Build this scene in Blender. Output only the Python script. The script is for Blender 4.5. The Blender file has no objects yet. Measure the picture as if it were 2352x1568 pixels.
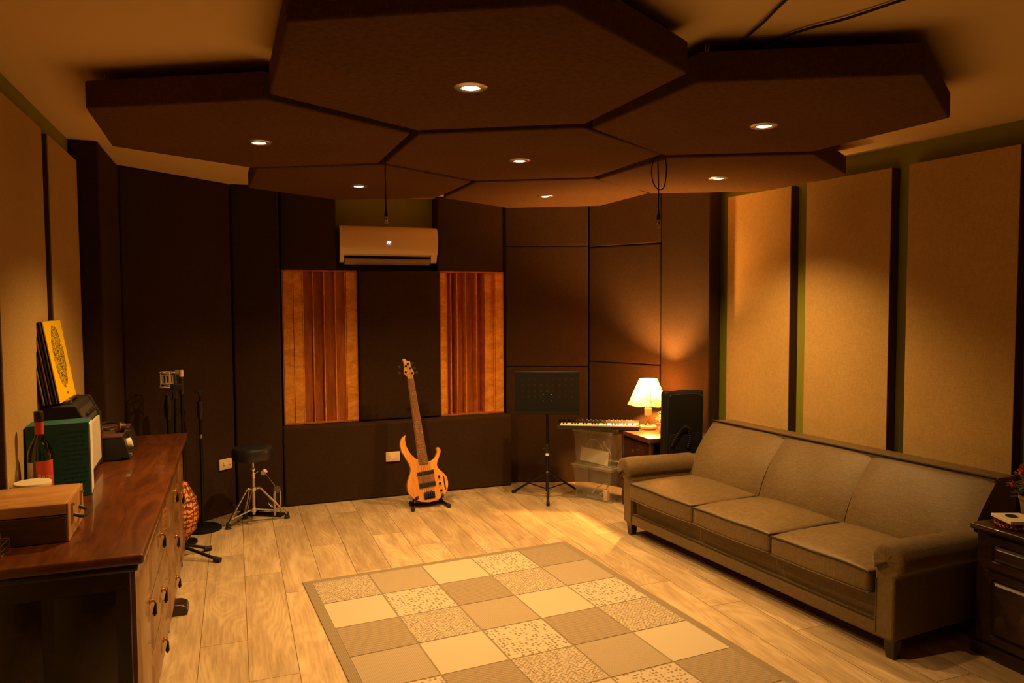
import bpy, math, random
from mathutils import Vector, Matrix, Euler
random.seed(7)
PI = math.pi
R = math.radians
SC = bpy.context.scene
COL = SC.collection

# ------------------------------------------------------------------ camera
cam_d = bpy.data.cameras.new('camera')
cam_d.sensor_width = 36.0
cam_d.lens = 36.0 * 1701.7 / 2352.0
cam_d.clip_start = 0.05
cam_o = bpy.data.objects.new('camera', cam_d)
COL.objects.link(cam_o)
cam_o.matrix_world = (Matrix.Translation((0, 0, 1.5)) @ Matrix.Rotation(R(-20.567), 4, 'Z')
                      @ Matrix.Rotation(R(90 - 2.986), 4, 'X') @ Matrix.Rotation(R(-0.268), 4, 'Z'))
SC.camera = cam_o

# ------------------------------------------------------------------ world, exposure, light levels
w = bpy.data.worlds.new('night')
SC.world = w
w.use_nodes = True
w.node_tree.nodes['Background'].inputs[0].default_value = (0.02, 0.012, 0.006, 1)
w.node_tree.nodes['Background'].inputs[1].default_value = 0.0
SC.view_settings.view_transform = 'Standard'
SC.view_settings.look = 'None'
SC.view_settings.gamma = 1.0
SC.view_settings.use_curve_mapping = False
SC.view_settings.exposure = 0.10
SC.cycles.max_bounces = 10
SC.cycles.diffuse_bounces = 6
SC.cycles.transparent_max_bounces = 16
SC.cycles.sample_clamp_indirect = 4.0
SC.cycles.caustics_reflective = False
SC.cycles.caustics_refractive = False

WARM = (1.0, 0.53, 0.155)
SPOT_W = 132.0          # each recessed downlight
SPOT_CONE = R(124)
LAMP_W = 200.0           # bulb of the table lamp

# ------------------------------------------------------------------ room constants (metres, x along the back wall, y into the room)
CEIL = 2.35
WL = -0.78                      # left wall
WB = 5.97                       # back wall
RW0 = Vector((3.401, 3.451))    # a point of the right wall
RWA = R(95.9)                   # its direction
rd = Vector((math.cos(RWA), math.sin(RWA)))
rn = Vector((-math.sin(RWA), math.cos(RWA)))  # points into the room (towards -x)
def rwall(v, off=0.0):
    t = (v - RW0.y) / rd.y
    p = RW0 + rd * t
    return p + rn * off

# ------------------------------------------------------------------ node helpers
class NT:
    def __init__(s, name):
        s.m = bpy.data.materials.new(name)
        s.m.use_nodes = True
        s.t = s.m.node_tree
        s.t.nodes.clear()
    def n(s, typ, ins=None, **props):
        nd = s.t.nodes.new('ShaderNode' + typ)
        for k, v in props.items():
            setattr(nd, k, v)
        for k, v in (ins or {}).items():
            s.put(nd.inputs[k], v)
        return nd
    def put(s, sock, v):
        if isinstance(v, bpy.types.NodeSocket):
            s.t.links.new(v, sock)
        elif isinstance(v, bpy.types.Node):
            s.t.links.new(v.outputs[0], sock)
        else:
            if hasattr(v, '__len__') and len(v) == 3 and sock.type == 'RGBA':
                v = (*v, 1)
            sock.default_value = v
    def math(s, op, a, b=0.0, c=0.0):
        nd = s.t.nodes.new('ShaderNodeMath'); nd.operation = op
        s.put(nd.inputs[0], a); s.put(nd.inputs[1], b); s.put(nd.inputs[2], c)
        return nd.outputs[0]
    def mix(s, f, a, b, blend='MIX'):
        nd = s.t.nodes.new('ShaderNodeMix'); nd.data_type = 'RGBA'; nd.blend_type = blend
        s.put(nd.inputs[0], f); s.put(nd.inputs[6], a); s.put(nd.inputs[7], b)
        return nd.outputs[2]
    def obj(s, scale=(1, 1, 1)):
        tc = s.t.nodes.new('ShaderNodeTexCoord')
        mp = s.n('Mapping', {'Vector': tc.outputs['Object'], 'Scale': scale})
        return mp.outputs[0]
    def ramp(s, f, stops):
        nd = s.t.nodes.new('ShaderNodeValToRGB')
        s.put(nd.inputs[0], f)
        e = nd.color_ramp.elements
        while len(e) < len(stops):
            e.new(0.5)
        for k, (p, c) in enumerate(stops):
            e[k].position = p; e[k].color = (*c, 1)
        return nd.outputs[0]
    def out(s, bsdf):
        o = s.t.nodes.new('ShaderNodeOutputMaterial')
        s.put(o.inputs[0], bsdf)
        return s.m
    def pbr(s, col, rough=0.5, metal=0.0, bump=None, bstr=0.3, bdist=0.002, spec=0.5, coat=0.0, sheen=0.0):
        p = s.n('BsdfPrincipled', {'Base Color': col, 'Roughness': rough, 'Metallic': metal, 'Sheen Roughness': 0.4,
                                   'Specular IOR Level': spec, 'Coat Weight': coat, 'Sheen Weight': sheen})
        if bump is not None:
            b = s.n('Bump', {'Height': bump, 'Strength': bstr, 'Distance': bdist})
            s.put(p.inputs['Normal'], b.outputs[0])
        return p

def m_plain(name, col, rough=0.5, metal=0.0, var=0.12, scale=18, spec=0.5, coat=0.0):
    t = NT(name)
    nz = t.n('Texture' + 'Noise' if False else 'TexNoise', {'Vector': t.obj(), 'Scale': scale, 'Detail': 4.0})
    c = t.mix(nz.outputs[0], tuple(x * (1 - var) for x in col), tuple(min(1, x * (1 + var)) for x in col))
    return t.out(t.pbr(c, rough, metal, nz.outputs[0], 0.08, 0.001, spec, coat))

def m_cloth(name, col, fine=420, var=0.35, rough=0.95, sheen=0.0, blotch=0.12, spec=0.2):
    """woven cloth: crossing thread noise"""
    t = NT(name)
    a = t.n('TexNoise', {'Vector': t.obj((0.12, 0.12, 1)), 'Scale': fine, 'Detail': 2.0})
    b = t.n('TexNoise', {'Vector': t.obj((1, 1, 0.10)), 'Scale': fine, 'Detail': 2.0})
    g = t.n('TexNoise', {'Vector': t.obj(), 'Scale': 2.2, 'Detail': 5.0})
    h = t.math('MULTIPLY', t.math('ADD', a.outputs[0], b.outputs[0]), 0.5)
    h2 = t.n('MapRange', {'Value': h, 'From Min': 0.32, 'From Max': 0.68})
    c = t.mix(h2.outputs[0], tuple(x * (1 - var) for x in col), tuple(x * (1 + var) for x in col))
    k = t.n('MapRange', {'Value': g.outputs[0], 'From Min': 0.3, 'From Max': 0.7, 'To Min': 1 - blotch, 'To Max': 1 + blotch})
    c = t.mix(1.0, c, k.outputs[0], 'MULTIPLY')
    return t.out(t.pbr(c, rough, 0, h2.outputs[0], 0.35, 0.0012, spec, 0, sheen))

def m_wood(name, dark, light, grain=(3, 3, 30), scale=3.0, rough=0.4, coat=0.0, knots=False, dist=1.2):
    """straight grained wood; the grain runs along the axis with the small mapping scale"""
    t = NT(name)
    v = t.obj(grain)
    n1 = t.n('TexNoise', {'Vector': v, 'Scale': scale, 'Detail': 8.0, 'Roughness': 0.62, 'Distortion': dist})
    n2 = t.n('TexNoise', {'Vector': v, 'Scale': scale * 7, 'Detail': 4.0})
    f = t.math('ADD', t.math('MULTIPLY', n1.outputs[0], 0.75), t.math('MULTIPLY', n2.outputs[0], 0.25))
    c = t.ramp(f, [(0.36, dark), (0.5, tuple((a + b) / 2 for a, b in zip(dark, light))), (0.64, light)])
    if knots:
        vo = t.n('TexVoronoi', {'Vector': t.obj((6, 6, 2.2)), 'Scale': 1.0})
        kf = t.n('MapRange', {'Value': vo.outputs['Distance'], 'From Min': 0.05, 'From Max': 0.14, 'To Min': 0.25, 'To Max': 1.0})
        c = t.mix(1.0, c, kf.outputs[0], 'MULTIPLY')
    return t.out(t.pbr(c, rough, 0, f, 0.12, 0.001, 0.5, coat))

def m_emit(name, col, strength):
    t = NT(name)
    e = t.n('Emission', {'Color': col, 'Strength': strength})
    return t.out(e)

def m_floor():
    t = NT('oak_planks')
    tc = t.t.nodes.new('ShaderNodeTexCoord')
    sp = t.n('SeparateXYZ', {'Vector': tc.outputs['Object']})
    X, Y = sp.outputs[0], sp.outputs[1]
    PW, PL = 0.195, 1.22
    xs = t.math('DIVIDE', t.math('ADD', X, 20.06), PW)
    ix = t.math('FLOOR', xs)
    fx = t.math('FRACT', xs)
    wn = t.n('TexWhiteNoise', {'W': ix}, noise_dimensions='1D')
    ys = t.math('ADD', t.math('DIVIDE', t.math('ADD', Y, 20.0), PL), wn.outputs['Value'])
    iy = t.math('FLOOR', ys)
    fy = t.math('FRACT', ys)
    idv = t.n('CombineXYZ', {'X': ix, 'Y': iy})
    rn_ = t.n('TexWhiteNoise', {'Vector': idv.outputs[0]}, noise_dimensions='3D')
    rv = rn_.outputs['Value']
    # seams
    ex = t.math('MULTIPLY', t.math('MINIMUM', fx, t.math('SUBTRACT', 1.0, fx)), PW)
    ey = t.math('MULTIPLY', t.math('MINIMUM', fy, t.math('SUBTRACT', 1.0, fy)), PL)
    e = t.math('MINIMUM', ex, ey)
    seam = t.n('MapRange', {'Value': e, 'From Min': 0.0006, 'From Max': 0.0022})
    # cathedral grain: contour lines of a stretched noise, offset for each plank
    off = t.n('CombineXYZ', {'X': t.math('MULTIPLY', rv, 37.0), 'Y': t.math('MULTIPLY', rv, 91.0), 'Z': t.math('MULTIPLY', rv, 13.0)})
    gv = t.n('CombineXYZ', {'X': t.math('MULTIPLY', X, 5.0), 'Y': t.math('MULTIPLY', Y, 1.1), 'Z': 0.0})
    va = t.n('VectorMath', {0: gv.outputs[0], 1: off.outputs[0]}, operation='ADD')
    big = t.n('TexNoise', {'Vector': va.outputs[0], 'Scale': 1.0, 'Detail': 1.5, 'Roughness': 0.4, 'Distortion': 0.3})
    lines = t.math('SINE', t.math('MULTIPLY', big.outputs[0], 130.0))
    gv2 = t.n('CombineXYZ', {'X': t.math('MULTIPLY', X, 90.0), 'Y': t.math('MULTIPLY', Y, 5.0), 'Z': rv})
    fine = t.n('TexNoise', {'Vector': gv2.outputs[0], 'Scale': 1.0, 'Detail': 6.0, 'Roughness': 0.7})
    med = t.n('TexNoise', {'Vector': va.outputs[0], 'Scale': 2.5, 'Detail': 4.0})
    lf = t.n('MapRange', {'Value': lines, 'From Min': -1.0, 'From Max': 1.0, 'To Min': 0.0, 'To Max': 1.0})
    g = t.math('ADD', t.math('MULTIPLY', t.math('MULTIPLY', lf.outputs[0], t.n('MapRange', {'Value': med.outputs[0], 'From Min': 0.45, 'From Max': 0.65}).outputs[0]), 0.26), t.math('ADD', t.math('MULTIPLY', fine.outputs[0], 0.65), t.math('MULTIPLY', med.outputs[0], 0.35)))
    c = t.ramp(g, [(0.33, (0.27, 0.19, 0.115)), (0.58, (0.43, 0.33, 0.21)), (0.95, (0.53, 0.43, 0.29))])
    k = t.n('MapRange', {'Value': rv, 'To Min': 0.84, 'To Max': 1.08})
    c = t.mix(1.0, c, k.outputs[0], 'MULTIPLY')
    c = t.mix(seam.outputs[0], (0.10, 0.06, 0.035), c)
    hgt = t.math('ADD', t.math('MULTIPLY', seam.outputs[0], 0.8), t.math('MULTIPLY', g, 0.2))
    return t.out(t.pbr(c, 0.42, 0, hgt, 0.25, 0.001, 0.35))

def m_rug(name, base, dark, kind):
    t = NT(name)
    tc = t.t.nodes.new('ShaderNodeTexCoord')
    o = tc.outputs['Object']
    if kind == 'weave':      # rows of short dashes
        b = t.n('TexBrick', {'Vector': o, 'Scale': 1.0, 'Brick Width': 0.020, 'Row Height': 0.010, 'Mortar Size': 0.0028, 'Mortar Smooth': 0.3,
                             'Color1': (0, 0, 0, 1), 'Color2': (0.15, 0.15, 0.15, 1), 'Mortar': (1, 1, 1, 1)})
        n = t.n('TexNoise', {'Vector': o, 'Scale': 90.0})
        f = t.math('MULTIPLY', b.outputs['Color'], t.n('MapRange', {'Value': n.outputs[0], 'From Min': 0.35, 'From Max': 0.55}).outputs[0])
    elif kind == 'dots':
        v = t.n('TexVoronoi', {'Vector': o, 'Scale': 52.0, 'Randomness': 0.45})
        f = t.n('MapRange', {'Value': v.outputs['Distance'], 'From Min': 0.27, 'From Max': 0.38, 'To Min': 1.0, 'To Max': 0.0}).outputs[0]
    elif kind == 'fine':
        b = t.n('TexWave', {'Vector': o, 'Scale': 38.0, 'Distortion': 0.4, 'Detail': 1.0}, bands_direction='X')
        n = t.n('TexNoise', {'Vector': o, 'Scale': 160.0})
        f = t.math('MULTIPLY', t.math('ADD', b.outputs['Fac'], n.outputs[0]), 0.5)
    elif kind == 'tweed':
        b = t.n('TexWave', {'Vector': o, 'Scale': 26.0, 'Distortion': 3.0, 'Detail': 3.0, 'Detail Scale': 6.0}, bands_direction='DIAGONAL')
        n = t.n('TexNoise', {'Vector': o, 'Scale': 200.0})
        f = t.math('MULTIPLY', t.math('ADD', b.outputs['Fac'], n.outputs[0]), 0.5)
    else:
        n = t.n('TexNoise', {'Vector': o, 'Scale': 260.0, 'Detail': 3.0})
        f = t.math('MULTIPLY', n.outputs[0], 0.35)
    c = t.mix(f, base, dark)
    return t.out(t.pbr(c, 0.95, 0, f, -0.35, 0.003, 0.1))

M = {}
M['floor'] = m_floor()
M['ceiling'] = m_plain('ceiling_paint', (0.80, 0.60, 0.31), 0.9, var=0.03, spec=0.2)
M['green'] = m_plain('olive_green_paint', (0.27, 0.28, 0.03), 0.8, var=0.05, spec=0.2)
M['brown_cloth'] = m_cloth('dark_brown_cloth', (0.034, 0.0175, 0.0075), blotch=0.08)
M['hex_cloth'] = m_cloth('chestnut_cloth', (0.100, 0.047, 0.0145), blotch=0.10)
M['beige_cloth'] = m_cloth('beige_linen', (0.50, 0.34, 0.135), fine=380, var=0.16, blotch=0.06)
M['edge_wood'] = m_plain('panel_edge', (0.075, 0.028, 0.018), 0.7)
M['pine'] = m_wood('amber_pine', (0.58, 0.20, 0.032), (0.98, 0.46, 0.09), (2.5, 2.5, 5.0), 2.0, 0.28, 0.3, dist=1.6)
M['pine_dark'] = m_wood('shade_toned_pine', (0.30, 0.085, 0.015), (0.58, 0.20, 0.042), (6, 6, 0.9), 2.4, 0.3, 0.3, knots=True)
M['sofa'] = m_cloth('olive_brown_upholstery', (0.120, 0.081, 0.036), fine=300, var=0.30, rough=0.50, sheen=0.10, blotch=0.10, spec=0.30)
M['sofa_cover'] = m_cloth('arm_cover_cloth', (0.105, 0.070, 0.031), fine=300, var=0.30, rough=0.7, sheen=0.2)
M['piping'] = m_plain('dark_piping', (0.028, 0.02, 0.014), 0.8)
M['dark_wood'] = m_wood('walnut_stain', (0.011, 0.004, 0.002), (0.032, 0.012, 0.005), (14, 2, 14), 1.6, 0.35, 0.35)
M['mahogany'] = m_wood('mahogany_top', (0.060, 0.015, 0.004), (0.160, 0.048, 0.010), (7, 1.2, 7), 1.4, 0.30, 0.45)
M['front_wood'] = m_wood('worn_cabinet_front', (0.10, 0.040, 0.011), (0.24, 0.112, 0.036), (5, 5, 1.2), 2.2, 0.35, 0.3)
M['desk_wood'] = m_wood('side_table_wood', (0.065, 0.019, 0.005), (0.15, 0.050, 0.012), (6, 1.5, 6), 1.6, 0.30, 0.4)
M['box_wood'] = m_wood('case_plywood', (0.36, 0.17, 0.055), (0.60, 0.32, 0.11), (1.5, 9, 9), 1.6, 0.45, 0.1)
M['box_side'] = m_wood('case_side_walnut', (0.05, 0.022, 0.009), (0.12, 0.055, 0.022), (1.2, 9, 9), 1.8, 0.5)
M['ash'] = m_wood('guitar_ash', (0.50, 0.20, 0.045), (0.78, 0.38, 0.10), (9, 9, 1.1), 1.8, 0.25, 0.5)
M['fretwood'] = m_wood('fretboard_wood', (0.16, 0.065, 0.03), (0.27, 0.12, 0.055), (20, 20, 2), 2.0, 0.45)
M['maple'] = m_wood('maple_neck', (0.50, 0.25, 0.09), (0.66, 0.36, 0.14), (12, 12, 1.2), 1.5, 0.3, 0.2)
M['black'] = m_plain('black_plastic', (0.012, 0.012, 0.013), 0.45)
M['black_metal'] = m_plain('black_metal', (0.006, 0.006, 0.006), 0.36, 0.0, spec=0.3)
M['vinyl'] = m_plain('black_vinyl', (0.014, 0.014, 0.016), 0.36)
M['rubber'] = m_plain('black_rubber', (0.010, 0.010, 0.010), 0.8)
M['nylon'] = m_cloth('black_nylon', (0.006, 0.0065, 0.007), fine=500, var=0.3, rough=0.6)
M['tolex'] = m_cloth('black_tolex', (0.028, 0.024, 0.021), fine=500, var=0.4, rough=0.55)
M['grille'] = m_cloth('silver_grille_cloth', (0.55, 0.50, 0.42), fine=420, var=0.35, rough=0.7)
M['chrome'] = m_plain('chrome', (0.72, 0.70, 0.68), 0.16, 1.0, 0.04)
M['steel'] = m_plain('brushed_steel', (0.55, 0.53, 0.50), 0.34, 1.0, 0.05)
M['brass'] = m_plain('aged_brass', (0.50, 0.30, 0.10), 0.35, 1.0, 0.1)
M['white_plastic'] = m_plain('white_plastic', (0.80, 0.60, 0.38), 0.20, 0, 0.02, coat=0.3)
M['cream'] = m_plain('cream_plastic', (0.75, 0.68, 0.52), 0.4, 0, 0.03)
M['mount'] = m_plain('champagne_metal', (0.88, 0.78, 0.60), 0.4, 0.0, 0.05)
M['paper'] = m_plain('white_paper', (0.74, 0.70, 0.62), 0.8, 0, 0.03)
M['teal'] = m_plain('teal_card', (0.014, 0.10, 0.12), 0.55, 0, 0.06)
M['teal_ink'] = m_plain('dark_green_ink', (0.006, 0.040, 0.052), 0.6)
M['red_label'] = m_plain('red_paper', (0.62, 0.065, 0.025), 0.55, 0, 0.08)
M['marble'] = m_plain('veined_marble', (0.66, 0.58, 0.44), 0.25, 0, 0.15, 30)
M['flower_o'] = m_plain('orange_petals', (0.55, 0.16, 0.05), 0.8)
M['flower_y'] = m_plain('cream_yellow_petals', (0.72, 0.58, 0.22), 0.8)
M['leaf'] = m_plain('dry_green_leaves', (0.10, 0.13, 0.045), 0.7)
M['key_white'] = m_plain('bright_white_keys', (0.90, 0.88, 0.84), 0.5, 0, 0.02)
M['desk_dark'] = m_wood('dark_side_table_wood', (0.022, 0.007, 0.003), (0.055, 0.018, 0.006), (6, 6, 1.5), 1.6, 0.3, 0.4)
M['terracotta'] = m_plain('clay_pot', (0.30, 0.20, 0.12), 0.7)
M['sl_brown'] = m_plain('brown_sleeve', (0.10, 0.055, 0.03), 0.5)
M['sl_black'] = m_plain('black_sleeve', (0.02, 0.017, 0.015), 0.4)
M['sl_grey'] = m_plain('grey_sleeve', (0.20, 0.17, 0.12), 0.6)
M['sl_red'] = m_plain('rust_sleeve', (0.22, 0.07, 0.03), 0.5)
M['yellow_cable'] = m_plain('yellow_cable_skin', (0.75, 0.55, 0.12), 0.5)
M['flap'] = m_plain('grey_flap', (0.30, 0.22, 0.14), 0.5)
M['display'] = m_emit('blue_white_digits', (0.55, 0.65, 1.0), 2.2)
M['bulb'] = m_emit('lit_halogen', (1.0, 0.72, 0.42), 14.0)
M['bulb_lamp'] = m_emit('lit_lamp_bulb', (1.0, 0.62, 0.28), 12.0)

def m_shade():
    t = NT('parchment_shade')
    nz = t.n('TexNoise', {'Vector': t.obj(), 'Scale': 14.0, 'Detail': 4.0, 'Distortion': 1.0})
    c = t.ramp(nz.outputs[0], [(0.35, (0.12, 0.07, 0.028)), (0.62, (0.30, 0.21, 0.11))])
    a = t.n('BsdfTranslucent', {'Color': c})
    b = t.n('BsdfDiffuse', {'Color': c})
    mx = t.n('MixShader', {0: 0.35, 1: a.outputs[0], 2: b.outputs[0]})
    return t.out(mx)
M['shade'] = m_shade()

def m_bin():
    t = NT('frosted_clear_plastic')
    a = t.n('BsdfTransparent', {'Color': (0.95, 0.95, 0.94, 1)})
    b = t.n('BsdfPrincipled', {'Base Color': (0.46, 0.44, 0.41, 1), 'Roughness': 0.3})
    mx = t.n('MixShader', {0: 0.13, 1: a.outputs[0], 2: b.outputs[0]})
    return t.out(mx)
M['bin'] = m_bin()
def m_lid():
    t = NT('milky_plastic_lid')
    a = t.n('BsdfTransparent', {})
    b = t.n('BsdfPrincipled', {'Base Color': (0.38, 0.34, 0.28, 1), 'Roughness': 0.4})
    mx = t.n('MixShader', {0: 0.5, 1: a.outputs[0], 2: b.outputs[0]})
    return t.out(mx)
M['lid'] = m_lid()
def m_glass():
    t = NT('thin_green_glass')
    a = t.n('BsdfTransparent', {'Color': (0.62, 0.74, 0.60, 1)})
    b = t.n('BsdfGlossy', {'Color': (1, 1, 1, 1), 'Roughness': 0.06})
    fr = t.n('Fresnel', {'IOR': 1.5})
    mx = t.n('MixShader', {0: t.math('ADD', fr.outputs[0], 0.03), 1: a.outputs[0], 2: b.outputs[0]})
    return t.out(mx)
M['glass'] = m_glass()
def m_scribble():
    """yellow sleeve printed with an upright oval mass of black scribbles"""
    t = NT('yellow_printed_sleeve')
    tc = t.t.nodes.new('ShaderNodeTexCoord')
    sp = t.n('SeparateXYZ', {'Vector': tc.outputs['Object']})
    # local x runs along the sleeve's width, local z up (0..0.34)
    dx = t.math('DIVIDE', t.math('SUBTRACT', sp.outputs[0], 0.0), 0.102)
    dz = t.math('DIVIDE', t.math('SUBTRACT', sp.outputs[2], 0.185), 0.135)
    wob = t.n('TexNoise', {'Vector': tc.outputs['Object'], 'Scale': 22.0, 'Detail': 3.0})
    d = t.math('ADD', t.math('ADD', t.math('MULTIPLY', dx, dx), t.math('MULTIPLY', dz, dz)), t.math('MULTIPLY', wob.outputs[0], 0.55))
    inside = t.math('LESS_THAN', d, 1.25)
    nz = t.n('TexNoise', {'Vector': tc.outputs['Object'], 'Scale': 48.0, 'Detail': 2.0, 'Distortion': 1.6})
    ink = t.math('GREATER_THAN', t.math('SINE', t.math('MULTIPLY', nz.outputs[0], 30.0)), -0.15)
    f = t.math('MULTIPLY', inside, ink)
    c = t.mix(f, (1.0, 0.66, 0.012), (0.05, 0.03, 0.012))
    return t.out(t.pbr(c, 0.45))
M['scribble'] = m_scribble()
def m_drum():
    t = NT('orange_patterned_cloth')
    wv = t.n('TexWave', {'Vector': t.obj(), 'Scale': 11.0, 'Distortion': 6.0, 'Detail': 3.0, 'Detail Scale': 4.0}, bands_direction='Z')
    c = t.ramp(wv.outputs['Fac'], [(0.35, (0.10, 0.03, 0.012)), (0.5, (0.55, 0.14, 0.035)), (0.75, (0.75, 0.26, 0.07))])
    return t.out(t.pbr(c, 0.7))
M['drumcloth'] = m_drum()
def m_perf():
    """sheet metal with rows of punched round holes"""
    t = NT('punched_black_sheet')
    tc = t.t.nodes.new('ShaderNodeTexCoord')
    sp = t.n('SeparateXYZ', {'Vector': tc.outputs['Object']})
    def cell(v, s):
        return t.math('SUBTRACT', t.math('FRACT', t.math('ADD', t.math('DIVIDE', v, s), 40.5)), 0.5)
    cx = t.math('MULTIPLY', cell(sp.outputs[0], 0.047), 0.047)
    cz = t.math('MULTIPLY', cell(sp.outputs[2], 0.044), 0.044)
    r = t.math('SQRT', t.math('ADD', t.math('MULTIPLY', cx, cx), t.math('MULTIPLY', cz, cz)))
    hole = t.math('MULTIPLY', t.math('LESS_THAN', r, 0.010),
                  t.math('MULTIPLY', t.math('LESS_THAN', t.math('ABSOLUTE', sp.outputs[0]), 0.215),
                         t.math('MULTIPLY', t.math('GREATER_THAN', sp.outputs[2], 0.115), t.math('LESS_THAN', sp.outputs[2], 0.30))))
    a = t.n('BsdfTransparent', {})
    b = t.pbr((0.005, 0.005, 0.005, 1), 0.5, spec=0.15)
    mx = t.n('MixShader', {0: hole, 1: b.outputs[0], 2: a.outputs[0]})
    return t.out(mx)
M['punched'] = m_perf()
RUG = [m_rug('rug_weave', (0.40, 0.345, 0.27), (0.17, 0.13, 0.09), 'weave'),
       m_rug('rug_fine', (0.34, 0.285, 0.21), (0.23, 0.185, 0.135), 'fine'),
       m_rug('rug_plain', (0.40, 0.350, 0.27), (0.34, 0.285, 0.21), 'plain'),
       m_rug('rug_dotted', (0.40, 0.345, 0.27), (0.17, 0.13, 0.09), 'dots'),
       m_rug('rug_tweed', (0.30, 0.245, 0.18), (0.16, 0.125, 0.085), 'tweed')]
M['rug_edge'] = m_rug('rug_binding', (0.24, 0.20, 0.14), (0.15, 0.12, 0.08), 'fine')

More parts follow.
